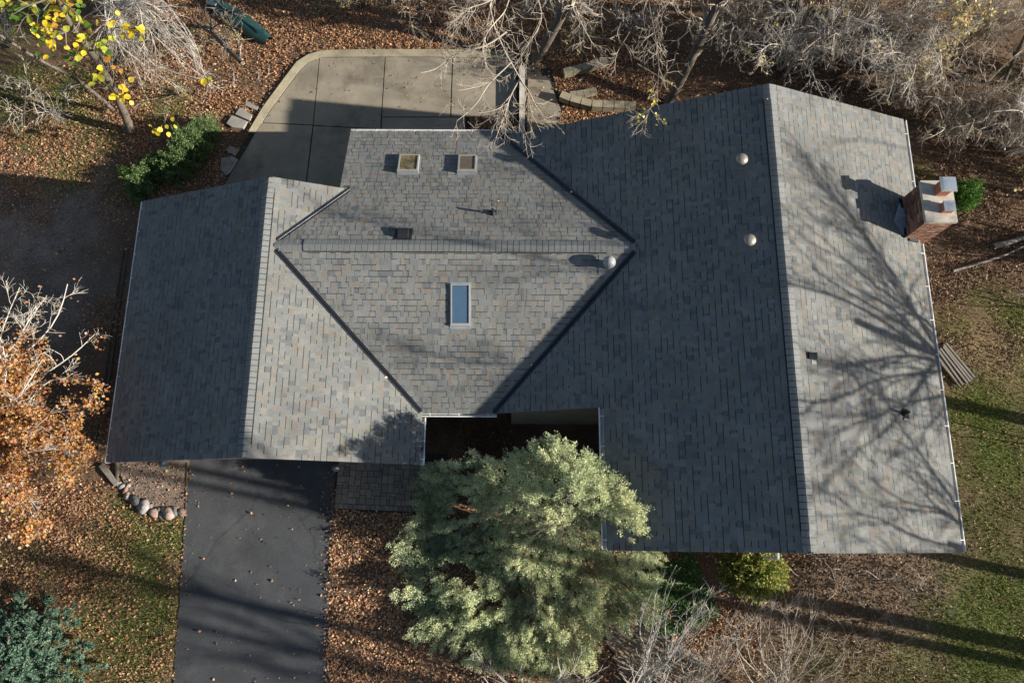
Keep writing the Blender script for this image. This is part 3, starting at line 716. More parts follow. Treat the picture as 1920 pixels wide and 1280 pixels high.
# ------------------------------------------------------------------ stones, timbers, small things
def rock(name, px, py, rx, ry, h, c, label, cat, group, rot=0.0, flat=False, seed=0):
    p = gp(px, py); rg = np.random.default_rng(seed + 5)
    n, m = 12, 6; V = []
    ph = rg.uniform(0, 6, 4)
    for i in range(m):
        e = math.pi / 2 * i / (m - 1)
        for j in range(n):
            a = 2 * math.pi * j / n; k = 1 + .10 * math.sin(2 * a + ph[0]) + .07 * math.sin(3 * a + ph[1]) + rg.uniform(-.04, .04)
            cx, sx = math.cos(e) ** (.55), math.sin(e)
            x, y = rx * k * cx * math.cos(a), ry * k * cx * math.sin(a)
            V.append((x * math.cos(rot) - y * math.sin(rot), x * math.sin(rot) + y * math.cos(rot), h * sx * (1 + .08 * math.sin(a + ph[2])) - .02))
    F = [(i * n + j, i * n + (j + 1) % n, (i + 1) * n + (j + 1) % n, (i + 1) * n + j) for i in range(m - 1) for j in range(n)]
    o = MB().add(V, F, tuple(q * .60 for q in c)).build(name, M['boulder'], smooth=True, col=True); o.location = Vector(p); return tag(o, label, cat, group)
RK = [(224, 908, .07, .06, .09, (.60, .57, .50), 'small white cobble at the timber end of the stone row'), (229, 911, .11, .07, .11, (.33, .31, .30), 'grey cobble touching the small white one'),
      (242, 910, .07, .05, .09, (.44, .38, .33), 'small beige cobble behind the first grey one'), (236, 919, .10, .06, .09, (.36, .22, .17), 'reddish cobble fourth from the timber'),
      (240, 930, .11, .08, .11, (.45, .36, .30), 'pinkish cobble above the dark slate one'), (248, 931, .08, .09, .08, (.14, .14, .15), 'thin dark slate cobble beside the large dark boulder'),
      (256, 939, .17, .12, .16, (.12, .125, .13), 'large dark grey boulder in the stone row'), (262, 947, .06, .09, .10, (.40, .36, .30), 'narrow tan cobble left of the largest boulder'),
      (272, 950, .15, .17, .18, (.40, .375, .36), 'largest pale grey boulder in the middle of the stone row'), (283, 949, .06, .07, .09, (.25, .25, .24), 'small grey cobble just right of the largest boulder'),
      (291, 961, .13, .12, .14, (.42, .29, .23), 'pink boulder with leaves in front of it'), (299, 955, .07, .08, .1, (.22, .25, .21), 'small greenish cobble between two pink boulders'),
      (304, 966, .08, .07, .09, (.30, .31, .33), 'bluish grey cobble on the lawn side of the row'), (308, 955, .08, .08, .10, (.47, .42, .37), 'round cream cobble on the gravel side'),
      (318, 962, .15, .14, .17, (.44, .33, .28), 'large pink granite boulder near the driveway'), (328, 953, .09, .07, .09, (.33, .32, .28), 'oval grey cobble nearest the gravel corner'),
      (330, 958, .09, .11, .11, (.20, .21, .20), 'mossy dark cobble right of the pink granite boulder'), (341, 960, .09, .12, .11, (.24, .17, .14), 'brown boulder at the driveway edge')]
for i, (px, py, rx, ry, h, c, lb) in enumerate(RK):
    rock('boulder', px, py, rx * 1.2, ry * 1.2, h * 1.15, c, lb, 'boulder', 'boulders edging the gravel bed', rot=.4 * i, seed=i)
def stone_slab(pts, h, label, group='stone slabs beside the patio kerb', dz=0):
    p = [gp(*q) for q in pts]; c = np.mean(p, 0)
    poly = [(q[0] - c[0], q[1] - c[1], h + rng.uniform(-.006, .006)) for q in p]
    if np.cross(p[1] - p[0], p[2] - p[1])[2] < 0: poly = poly[::-1]
    o = MB().prism(poly, h + .05).build('stone_slab', M['stone']); o.location = Vector((c[0], c[1], c[2] + dz)); return tag(o, label, 'stone slab', group)
stone_slab([(427, 234), (437, 219), (466, 231), (458, 244), (438, 242)], .10, 'largest pale stone slab lying below the smaller one by the kerb')
stone_slab([(443, 217), (452, 205), (462, 209), (474, 220), (470, 229)], .10, 'pale stone slab half covered with leaves by the kerb')
stone_slab([(460, 200), (466, 193), (486, 203), (483, 209)], .08, 'narrow grey stone slab highest up the kerb')
stone_slab([(424, 283), (432, 275), (450, 281), (441, 293)], .05, 'shaded flagstone above the wide flagstone at the patio edge')
stone_slab([(414, 318), (416, 298), (436, 294), (448, 301), (433, 325), (424, 330)], .05, 'wide shaded flagstone nearest the house corner')
# block retaining walls east of the patio
def block_wall(pts, nb, wdt, z0, z1, label):
    pp = resample(np.array([gp(*q) for q in pts]), nb + 1); base = pp[0]
    t = empty('retaining_wall', (base[0], base[1], z0), label, 'retaining wall', 'low block walls by the patio')
    for i in range(nb):
        a, b = pp[i], pp[i + 1]; d = (b - a) * .03
        MB().beam((a[0] + d[0], a[1] + d[1], (z0 + z1) / 2), (b[0] - d[0], b[1] - d[1], (z0 + z1) / 2 + rng.uniform(-.01, .01)), wdt, z1 - z0).build('cap_block', M['kerb'], t)
block_wall([(1056, 144), (1085, 137), (1138, 122)], 5, .22, -1.0, -.78, 'short block wall among leaves right of the patio, furthest from the roof')
block_wall([(1050, 186), (1075, 196), (1110, 204), (1190, 207)], 7, .24, -1.0, -.75, 'curved block wall running beside the leaf bed along the roof edge')
block_wall([(1068, 184), (1090, 182), (1118, 176)], 4, .20, -1.0, -.84, 'short pale block wall between the two leaf beds')
p0, p1 = gp(979, 135), gp(981, 262)
rw = MB().box(p0[0] - .085, p0[0] + .085, p1[1] - .4, p0[1], -1.1, -.72).build('retaining_wall', M['cement']); tag(rw, 'straight pale concrete wall running from the patio to the eave', 'retaining wall')
def pole(name, a, b, w, h, label, cat, group, material, z=0.0):
    a, b = gp(*a), gp(*b); m = (a + b) / 2
    o = MB().beam(tuple(a - m + np.array([0, 0, h / 2 + z])), tuple(b - m + np.array([0, 0, h / 2 + z])), w, h).build(name, material); o.location = Vector(m); return tag(o, label, cat, group)
pole('landscape_timber', (193, 872), (222, 908), .13, .12, 'grey landscape timber leading to the stone row', 'timber', None, M['timber'])
for k, (a, b, lb) in enumerate([((232, 470), (176, 845), 'long dark garden edging strip furthest from the west gutter'), ((240, 470), (186, 845), 'long dark garden edging strip nearest the west gutter')]):
    pole('garden_edging', a, b, .035, .04, lb, 'garden edging', 'edging strips along the west wall', M['darktimber'])
pole('edging_board', (352, 868), (349, 962), .03, .04, 'thin dark edging board between gravel bed and driveway', 'edging board', None, M['darktimber'])
pole('edging_board', (221, 862), (222, 905), .05, .09, 'short mossy edging board between timber and gravel bed', 'edging board', None, M['darktimber'])
PL = [((1755, 655), (1803, 722), 'outermost weathered pole nearest the gutter in the bundle'), ((1760, 654), (1811, 719), 'weathered pole second from the gutter'), ((1765, 651), (1815, 716), 'middle weathered pole in the bundle on the lawn'),
      ((1767, 647), (1820, 712), 'weathered pole second from the lawn side'), ((1771, 644), (1824, 708), 'weathered pole on the lawn side of the bundle'), ((1762, 683), (1798, 727), 'thin lone pole lying apart from the bundle'), ((1752, 664), (1790, 716), 'weathered pole half under the gutter')]
for i, (a, b, lb) in enumerate(PL):
    pole('wooden_pole', a, b, .055 if i != 5 else .025, .06, lb, 'pole', 'weathered poles lying on the lawn', M['timber'], z=.02 + .012 * (i % 3))
def fallen(pts, r, label):
    P = np.array([gp(px, py, .05 + dz) for px, py, dz in pts]); P = resample(P, 10); V, F = sweep(P[None], np.linspace(r, r * .5, 10)[None], 7)
    c = P.mean(0); o = big('fallen_branch', V - c, F, M['timber'], smooth=True); o.location = Vector(c); return tag(o, label, 'branch', 'fallen branches')
fallen([(1786, 508, 0), (1840, 492, 0), (1885, 478, .03), (1940, 452, .05)], .05, 'pale fallen branch lying on leaves right of the chimney')
fallen([(1862, 462, .05), (1900, 452, .1), (1945, 436, .1)], .09, 'thick shaded log at the right edge above the pale branch')
# canoe, upside down
def canoe():
    a, b = gp(398, 8), gp(507, 82); L = np.linalg.norm(b - a); d = (b - a) / L; s = np.array([-d[1], d[0], 0])
    t = empty('canoe', tuple(a * .5 + b * .5), 'long dark green overturned canoe lying among leaves behind a bare shrub', 'canoe')
    n, k = 22, 11; V = []
    for i in range(n):
        u = i / (n - 1); q = a + d * L * u; wdt = .31 * (math.sin(math.pi * min(max(u * .94 + .03, 0), 1)) ** .30); h = .36 * (.75 + .25 * math.sin(math.pi * u))
        for j in range(k):
            th = math.pi * j / (k - 1); V.append(q + s * wdt * math.cos(th) + np.array([0, 0, h * math.sin(th) ** .7]))
    F = [(i * k + j, i * k + j + 1, (i + 1) * k + j + 1, (i + 1) * k + j) for i in range(n - 1) for j in range(k - 1)]
    MB().add(V, F).build('hull', M['canoe'], t, smooth=True)
    MB().beam(tuple(a + d * .25 + np.array([0, 0, .365])), tuple(b - d * .25 + np.array([0, 0, .365])), .03, .03).build('keel', M['canoe'], t)
    q = a + d * .08; MB().prism([tuple(q + s * .20 + [0, 0, .30]), tuple(q - s * .20 + [0, 0, .30]), tuple(q - s * .12 + d * .34 + [0, 0, .385]), tuple(q + s * .12 + d * .34 + [0, 0, .385])][::-1], .04).build('bow_plate', M['canoe_pale'], t)
canoe()

# ------------------------------------------------------------------ trees
def put(t, name, parts, material, col=None, smooth=True):
    V, F = join(parts); return big(name, V, F, material, t, col=col, smooth=smooth)
def tree_from(name, label, cat, limbs, levels, group=None, bark='bark', twig='twig', trunk_k=9, base=None, seed=1, leaves=None):
    """limbs: list of (points world (n,3), r0, r1); first is the trunk. levels: list of sprout kwargs."""
    rg = np.random.default_rng(seed)
    b = limbs[0][0][0] if base is None else base
    t = empty(name, tuple(b), label, cat, group)
    n = 14; P = []; Rr = []
    for pts, r0, r1 in limbs:
        q = resample(pts, n); L = np.linalg.norm(np.diff(q, axis=0), axis=1).sum()
        q[1:-1] += rg.normal(size=(n - 2, 3)) * min(.012 * L, 1.1 * r0) * (1.0 if P else .45) * np.array([1, 1, .6])
        if P:
            uu = np.linspace(0, 1, n)[:, None]; q += L * .045 * (np.sin(math.pi * 2 * uu) * rg.normal(size=3) + .6 * np.sin(math.pi * 3.2 * uu) * rg.normal(size=3)) * np.sin(math.pi * np.clip(uu * 1.2, 0, .5)) * np.array([1, 1, .5])
        for _ in range(3): q[1:-1] = .25 * q[:-2] + .5 * q[1:-1] + .25 * q[2:]
        P.append(q); Rr.append(np.linspace(r0, r1, n))
    P, Rr = np.array(P), np.array(Rr)
    put(t, 'trunk', [sweep(P[:1], Rr[:1], trunk_k)], M[bark])
    lm = M[bark] if len(limbs) < 12 else M[twig]
    if 1 < len(P) <= 17:
        for q in range(1, len(P)): put(t, 'limb', [sweep(P[q:q + 1], Rr[q:q + 1], 7)], lm)
    elif len(P) > 17: put(t, 'limb', [sweep(P[1:], Rr[1:], 7)], lm)['kind'] = 'stuff'
    tw = []; last = (P, Rr); allb = []
    for i, kw in enumerate(levels):
        kw = dict(kw); k = kw.pop('k', 4)
        src = last if not kw.pop('skip_trunk', False) else (last[0][1:], last[1][1:])
        Q, R2 = sprout(*src, rg=rg, **kw); tw.append(sweep(Q, R2, k)); last = (Q, R2); allb.append(Q)
    if tw: put(t, 'twigs', tw, M[twig])['kind'] = 'stuff'
    if leaves:
        Q = allb[leaves.get('level', -1)]; add_leaves(t, Q, rg, **{k: v for k, v in leaves.items() if k != 'level'})
    return t, last[0]
def add_leaves(t, Q, rg, n, size, pal, keep=None, name='foliage', mat_='leaf', spread=.05, droop=-.2, t0=.2):
    i = rg.integers(0, len(Q), n); s = rg.uniform(t0, 1, n) * (Q.shape[1] - 1); j = np.minimum(s.astype(int), Q.shape[1] - 2); f = (s - j)[:, None]
    C = Q[i, j] * (1 - f) + Q[i, j + 1] * f + rg.normal(size=(n, 3)) * spread
    if keep is not None:
        m = keep(C, rg); C = C[m]; n = len(C)
    D = unit(rg.normal(size=(n, 3)) + np.array([0, 0, droop])); Nn = unit(rg.normal(size=(n, 3)) + np.array([0, 0, 1.1])); D = unit(D - Nn * (D * Nn).sum(1)[:, None])
    ln = rg.uniform(size * .7, size * 1.3, n); V, F = kites(C, D, Nn, ln, ln * .8, .12)
    o = big(name, V, F, M[mat_], t, col=pick(pal, n, .2, rg)); o['kind'] = 'stuff'; return o
def pl(*pts): return np.array([bp(a, b, c) for a, b, c in pts])
LV = lambda d1=1.3, d2=3.0, d3=5, l1=(.6, 1.6), l2=(.3, .8), l3=(.12, .38), up=.08: [
    dict(dens=d1, lmin=l1[0], lmax=l1[1], ang=(.35, 1.0), up=up, n=6, k=5, t0=.2), dict(dens=d2, lmin=l2[0], lmax=l2[1], ang=(.35, 1.0), up=up, n=5, k=4, rmin=.005, t0=.1), dict(dens=d3, lmin=l3[0], lmax=l3[1], ang=(.3, .9), up=up * .5, n=4, k=3, rmin=.0045, t0=.1)]

# --- trees on the north side
g0 = gp(1003, 114)
tree_from('bare_tree', 'tall bare tree with thick dark trunk standing at the patio end', 'tree',
          [(np.r_[[g0], pl((1040, 48, .6), (1075, -8, 1.6), (1112, -120, 4), (1140, -260, 6.5), (1150, -420, 8))], .17, .07),
           (pl((1112, -120, 4), (1020, -60, 5.2), (960, -20, 5.6), (950, 60, 5.5), (960, 115, 5.2), (974, 150, 5.0)), .036, .014),
           (pl((960, 115, 5.2), (925, 150, 5.0), (895, 190, 4.9), (860, 225, 4.8)), .02, .007), (pl((974, 150, 5), (950, 200, 4.8), (935, 240, 4.7), (925, 272, 4.6)), .02, .006),
           (pl((974, 150, 5), (1000, 190, 4.9), (1025, 222, 4.8)), .018, .006), (pl((950, 60, 5.5), (905, 90, 5.4), (850, 105, 5.3), (790, 140, 5.2)), .022, .007),
           (pl((1020, -60, 5.2), (1010, 20, 5.4), (990, 70, 5.3), (975, 100, 5.0)), .02, .006), (pl((960, -20, 5.6), (900, 0, 5.8), (860, 40, 5.7), (830, 60, 5.5)), .02, .006), (pl((960, -20, 5.6), (930, 30, 5.9), (920, 90, 5.7), (910, 130, 5.4)), .02, .006),
           (pl((1112, -120, 4), (1080, -20, 5.2), (1100, 50, 5.4), (1120, 90, 5.1)), .025, .006), (pl((974, 150, 5), (960, 180, 4.7), (900, 235, 4.6)), .015, .005), (pl((974, 150, 5), (985, 200, 4.6), (975, 245, 4.5)), .014, .005)],
          LV(4.2, 3.8, 5, (.3, 1.1), (.2, .6), (.1, .3), -.05), 'bare trees behind the house', seed=3, twig='twig_mid')
g0 = gp(1252, 196)
tree_from('bare_tree', 'slim bare tree leaning over the roof edge with a pale lit trunk side', 'tree',
          [(np.r_[[g0], pl((1290, 125, .3), (1325, 55, 1.2), (1352, -10, 2.2), (1390, -130, 4.5), (1420, -300, 7))], .15, .06),
           (pl((1352, -10, 2.2), (1290, -60, 4), (1200, -40, 5), (1180, 60, 5.2), (1195, 120, 5), (1205, 190, 4.6), (1222, 232, 4.3)), .04, .006),
           (pl((1195, 120, 5), (1240, 150, 4.8), (1265, 110, 5)), .016, .006), (pl((1180, 60, 5.2), (1150, 110, 5), (1130, 150, 4.8)), .015, .005), (pl((1200, -40, 5), (1140, -10, 5.2), (1120, 40, 5.1)), .02, .006), (pl((1290, -60, 4), (1260, 0, 5), (1235, 60, 5.2), (1240, 100, 5)), .025, .006), (pl((1352, -10, 2.2), (1330, -60, 4.4), (1310, 10, 5), (1300, 60, 4.8)), .025, .006), (pl((1290, -60, 4), (1225, -20, 5.4), (1215, 40, 5.4), (1222, 110, 5.1)), .02, .006)],
          LV(3.6, 3.6, 5, (.3, 1.0), (.2, .6), (.1, .28), 0), 'bare trees behind the house', seed=4, twig='twig_mid',
          leaves=dict(n=2600, size=.075, pal=[(.62, .52, .06, 2), (.5, .45, .1, 1)], keep=lambda C, r: (np.hypot(C[:, 0] - bp(1224, 208, 4.5)[0], C[:, 1] - bp(1224, 208, 4.5)[1]) < .4) & (r.random(len(C)) < .5)))
g0 = gp(788, 64)
tree_from('bare_tree', 'thin young bare tree rising from the leaves above the concrete patio', 'tree',
          [(np.r_[[g0], pl((787, 20, .2), (790, -40, 1.4), (800, -150, 3.5))], .07, .03),
           (pl((790, -40, 1.4), (850, -30, 4), (905, 20, 5), (880, 60, 5), (845, 90, 4.9), (800, 115, 4.8)), .026, .007), (pl((905, 20, 5), (925, 60, 5), (918, 100, 4.9)), .018, .006),
           (pl((790, -40, 1.4), (740, -20, 3), (780, 20, 4), (760, 60, 3.8)), .018, .006)],
          LV(2.6, 3.8, 5, (.35, 1.0), (.2, .6), (.1, .3), -.02), 'bare trees behind the house', seed=5, twig='twig_mid')
LB = ['bare thicket shrub with arching pale twigs just past the roof peak', 'dense bare shrub with silvery twigs between the roof peak and top edge', 'silvery bare shrub above the far roof corner', 'tangled bare shrub overhanging the far roof corner',
      'bare shrub with sparse tan leaves near the top right corner', 'drooping bare shrub hanging above the chimney', 'bare shrub at the right edge level with the chimney', 'bare shrub touching the roof rake between the leaning tree and the peak']
SH = [(1465, 130, 3.4, 2.0), (1545, 105, 3.6, 2.1), (1635, 130, 3.4, 2.0), (1680, 175, 3.0, 1.8), (1790, 90, 3.6, 2.2), (1775, 245, 2.8, 1.9), (1885, 280, 3.0, 2.0), (1360, 85, 3.2, 1.7)]
for i, (px, py, h, w) in enumerate(SH):
    rg = np.random.default_rng(60 + i); b = gp(px, py); limbs = []
    for k in range(15):
        a = rg.uniform(0, 2 * math.pi); o = np.array([math.cos(a), math.sin(a) - .35, 0]) * w * rg.uniform(.5, 1.05); hh = h * rg.uniform(.6, 1)
        limbs.append((np.array([b + o * .03 * k / 3, b + o * .25 + [0, 0, hh * .5], b + o * .65 + [0, 0, hh * .88], b + o + [0, 0, hh * rg.uniform(.75, 1.02)]]), .034, .009))
    tree_from('bare_shrub', LB[i], 'shrub', limbs, LV(2.8, 4.8, 6.0, (.5, 1.2), (.25, .7), (.08, .3), .0), 'bare shrubs behind the house', seed=70 + i, bark='bark', twig=['twig', 'twig_mid', 'twig', 'twig_mid', 'twig_mid', 'twig_mid', 'twig', 'twig_mid'][i],
              leaves=dict(n=5200 if i in (4, 6) else 900, size=.10, pal=[(.55, .46, .2, 2), (.42, .40, .16, 1), (.5, .30, .12, 1)], spread=.06,
                          keep=(lambda C, r: fbm(C[:, 0], C[:, 1], 1.2, 91) > .58)) if i != 7 else None)
for k, (px, py, x2, y2, z2, r, lb) in enumerate([(1755, 78, 1800, 22, 1.2, .12, 'leaning tree trunk among shrubs near the top right corner'), (1500, 20, 1496, -40, 2, .10, 'dark tree trunk behind the shrubs above the roof peak'),
                                                 (1880, 160, 1935, 40, 2.5, .06, 'thin slanting sapling at the right edge above the chimney')]):
    g0 = gp(px, py); q = bp(x2, y2, z2); d = q - g0
    tree_from('bare_tree', lb, 'tree', [(np.array([g0, q, q + d * 1.0 + [0, 0, 1.5], q + d * 1.8 + [0, 0, 4]]), r, r * .4), (np.array([q + d * .6 + [0, 0, 1], q + d * .5 + [.8, -1.2, 2.2], q + [.6, -2.4, 3]]), r * .35, .01), (np.array([q + d * .8 + [0, 0, 1.2], q + d + [-1.2, -.6, 2.6], q + [-1.8, -1.4, 3.3]]), r * .35, .01)],
              LV(1.2, 2.6, 4, (.5, 1.3), (.25, .7), (.1, .32), 0), 'bare trees behind the house', seed=90 + k)
# yellow-leaved tree, top left: every leaf an object
g0 = gp(246, 248)
yl, yt = tree_from('yellow_leaf_tree', 'tree with large yellow and green leaves at the top left', 'tree',
          [(np.r_[[g0], pl((228, 205, .2), (205, 150, 1.0), (170, 95, 2.0), (130, 50, 3.0), (105, -10, 4.0), (80, -120, 5))], .13, .05),
           (pl((205, 150, 1.), (215, 175, 1.8), (232, 185, 2.2), (233, 200, 2.3)), .03, .008), (pl((170, 95, 2), (195, 90, 2.6), (225, 50, 3), (255, 55, 3.2)), .03, .008), (pl((130, 50, 3), (100, 70, 3.4), (100, 90, 3.5)), .03, .008),
           (pl((105, -10, 4), (60, 10, 4.2), (20, 30, 4.3)), .03, .01), (pl((105, -10, 4), (140, 20, 4), (145, 60, 3.8)), .03, .01), (pl((130, 50, 3), (180, 20, 3.4), (215, 15, 3.5)), .02, .008),
           (pl((105, -10, 4), (50, 40, 3.8), (30, 60, 3.7)), .02, .008)],
          [dict(dens=1.6, lmin=.25, lmax=.7, ang=(.4, 1.1), up=0, n=5, k=4, skip_trunk=True)], twig='twig_dark', seed=6)
def leaf_mesh(material, s):
    pts = [(0, 0, 0), (.32, .12, .03), (.46, .42, .05), (.34, .75, .02), (0, 1.05, -.06), (-.34, .75, .02), (-.46, .42, .05), (-.32, .12, .03)]
    me = bpy.data.meshes.new('leaf'); me.from_pydata([(x * s, y * s, z * s) for x, y, z in pts] + [(0, .5 * s, -.02 * s)], [], [(i, (i + 1) % 8, 8) for i in range(8)]); me.update(); me.materials.append(material); return me
LM = [leaf_mesh(mat('leaf_' + nm, c, rough=.5, var=.15, scale=5, trans=.4, spec=.35), s) for nm, c, s in (('yellow', (.70, .52, .03), .16), ('lime', (.42, .44, .05), .17), ('green', (.10, .20, .03), .18), ('amber', (.62, .32, .05), .15), ('gold', (.75, .60, .08), .14))]
CL = [(20, 25, 30, .4, [1, 2, 1]), (70, 30, 40, .5, [0, 1, 2]), (115, 20, 30, .45, [3, 0, 1]), (140, 25, 25, .4, [1, 2, 1]), (100, 45, 20, .3, [0, 4]), (82, 58, 12, .2, [4, 0]), (102, 82, 16, .25, [4, 0]), (150, 75, 26, .3, [0, 1]), (190, 80, 24, .3, [1, 2, 1]),
      (228, 50, 24, .35, [4, 0, 0]), (262, 60, 10, .15, [0, 4]), (140, 115, 18, .3, [2, 2, 1]), (190, 145, 14, .25, [0, 1]), (214, 120, 10, .2, [3, 3]), (228, 155, 9, .15, [3, 4]), (233, 185, 16, .22, [0, 0, 4]), (45, 30, 20, .35, [2, 1]), (310, 240, 9, .18, [4, 0, 4]), (290, 248, 7, .15, [0, 4]), (395, 152, 6, .12, [0, 1])]
rg = np.random.default_rng(8); nl = 0
ZL = {0: 4.2}
for (px, py, n, rad, mats) in CL:
    zc = max(.5, 4.0 - py * .0135)
    c = bp(px, py, zc)
    for _ in range(int(n * .69)):
        o = bpy.data.objects.new('leaf', LM[mats[rg.integers(len(mats))]]); COL.objects.link(o); place(o, yl)
        o.location = Vector(c + rg.normal(size=3) * rad * .55); o.rotation_euler = (rg.normal() * .45, rg.normal() * .45, rg.uniform(0, 6.28)); o.scale = [rg.uniform(.7, 1.3)] * 3; nl += 1
tree_from('sapling', 'leaning grey sapling crossing the left edge below the yellow leaves', 'sapling', [(pl((212, 206, -.9), (185, 183, -.3), (140, 142, .6), (95, 128, 1.6), (50, 98, 2.4), (-10, 58, 3.2), (-80, 20, 4)), .06, .03)],
          LV(.5, 1.2, 2, (.4, 1), (.2, .5), (.1, .3)), seed=12, twig='twig')
g0 = gp(45, 262)
tree_from('sapling', 'small bare upright sapling near the left edge with forked twigs', 'sapling', [(np.r_[[g0], pl((44, 215, .2), (50, 160, 1.2), (48, 105, 2.0))], .025, .01), (pl((44, 215, .2), (15, 240, .6), (-5, 247, .8)), .012, .005), (pl((44, 215, .2), (80, 225, .7), (105, 238, .8)), .012, .005)],
          LV(1.0, 2, 3, (.3, .8), (.2, .5), (.1, .3)), seed=13)
# arching fine-twigged shrub between the yellow tree and the canoe
b = gp(215, 10); rg = np.random.default_rng(14); limbs = []
for k in range(38):
    e = (rg.uniform(190, 400), rg.uniform(70, 185)); e = (e[0], e[1] if e[0] > 260 else e[1] * .75); q = bp(e[0], e[1], rg.uniform(.3, 1.6)); m_ = bp(215 + (e[0] - 215) * .5, 10 + (e[1] - 10) * .33 - 10, rg.uniform(2.0, 3.0))
    limbs.append((np.array([b + rg.normal(size=3) * [.2, .2, 0], (b + m_) / 2 + [0, 0, .5], m_, (m_ + q) / 2 + [0, 0, .25], q]), .022, .006))
tree_from('bare_shrub', 'wide bare shrub of arching pale twigs beside the yellow leaved tree', 'shrub', limbs, [dict(dens=2.4, lmin=.4, lmax=1.1, ang=(.15, .6), up=-.12, n=5, k=3, t0=.3, rmin=.005), dict(dens=2.6, lmin=.2, lmax=.5, ang=(.2, .7), up=-.1, n=4, k=3, rmin=.0045)], seed=15)
NW = [(120, 215, 1.7, 1.3, 'low bare shrub with grey twigs right of the upright sapling'), (330, 175, 1.6, 1.4, 'bare bramble between the arching shrub and the stone slabs'), (20, 90, 2.0, 1.3, 'bare twigs under the yellow leaves at the left edge'),
      (880, 40, 2.6, 1.6, 'bare understory shrub between the thin young tree and the thick trunk'), (1160, 60, 2.6, 1.7, 'bare understory shrub between the thick trunk and the leaning tree'), (1090, 75, 1.2, .9, 'small bare shrub just right of the thick trunk'), (680, 15, 1.6, 1.2, 'small bare shrub at the top edge above the patio'), (425, 80, 1.7, 1.2, 'bare shrub with thin twigs crossing the green canoe'), (1010, 20, 2.4, 1.5, 'bare understory shrub left of the thick trunk')]
for i, (px, py, h, w, lb) in enumerate(NW):
    rg = np.random.default_rng(110 + i); b = gp(px, py); limbs = []
    for k in range(9):
        a = rg.uniform(0, 2 * math.pi); o = np.array([math.cos(a), math.sin(a) - .25, 0]) * w * rg.uniform(.4, 1.05); hh = h * rg.uniform(.6, 1)
        limbs.append((np.array([b + o * .03, b + o * .3 + [0, 0, hh * .5], b + o * .7 + [0, 0, hh * .85], b + o + [0, 0, hh]]), .016, .006))
    tree_from('bare_shrub', lb, 'shrub', limbs, LV(1.7, 3.4, 4.4, (.35, .9), (.2, .55), (.08, .28), .0), 'bare understory shrubs', seed=120 + i, twig='twig_mid' if i % 2 else 'twig',
              leaves=dict(n=500, size=.06, pal=[(.40, .36, .12, 2), (.24, .28, .08, 1), (.45, .28, .1, 1)], keep=lambda C, r: fbm(C[:, 0], C[:, 1], 1.6, 93) > .55))
g0 = gp(452, 121)
t_, _ = tree_from('bare_shrub', 'sawn off leaning stem with bare twigs in front of the canoe', 'shrub', [(np.r_[[gp(372, 48)], pl((395, 58, .1), (420, 85, .4), (452, 118, .9))], .075, .06), (pl((395, 58, .2), (430, 55, .9), (480, 75, 1.1), (500, 82, 1.)), .025, .006), (pl((420, 85, .4), (435, 120, .7), (450, 155, .6)), .02, .006),
          (pl((452, 118, .9), (480, 132, .9), (510, 150, .7)), .02, .006), (pl((395, 58, .2), (388, 20, 1), (380, -30, 1.8)), .03, .01)], LV(1.5, 3, 4, (.3, .8), (.2, .5), (.1, .28), 0), seed=16)
q = bp(455, 119, .93); MB().lathe([(.062, .93), (.055, .945)], q[0], q[1], 12).build('cut_end', M['cutwood'], t_)

# --- evergreens
def plume_cloud(centers, dirs, size, n_each, leaf, pal_of, rg, flat=.55):
    n = len(centers); idx = np.repeat(np.arange(n), n_each); m = len(idx)
    u = rg.normal(size=(m, 3)); u = unit(u) * (rg.random((m, 1)) ** .5)
    d = dirs[idx]; s1 = unit(np.cross(d, np.array([.13, .2, 1.]))); s2 = np.cross(s1, d)
    sz = size[idx][:, None]
    C = centers[idx] + d * u[:, :1] * sz + s1 * u[:, 1:2] * sz * flat + s2 * u[:, 2:3] * sz * flat
    D = unit(d * .7 + s1 * u[:, 1:2] + s2 * u[:, 2:3] + rg.normal(size=(m, 3)) * .35); Nn = unit(rg.normal(size=(m, 3)) + .4 * np.array([0, 0, 1]))
    Nn = unit(np.cross(D, np.cross(Nn, D)))
    ln = rg.uniform(leaf * .7, leaf * 1.4, m); V, F = kites(C, D, Nn, ln, ln * .42, .1)
    return V, F, pal_of(idx, m)
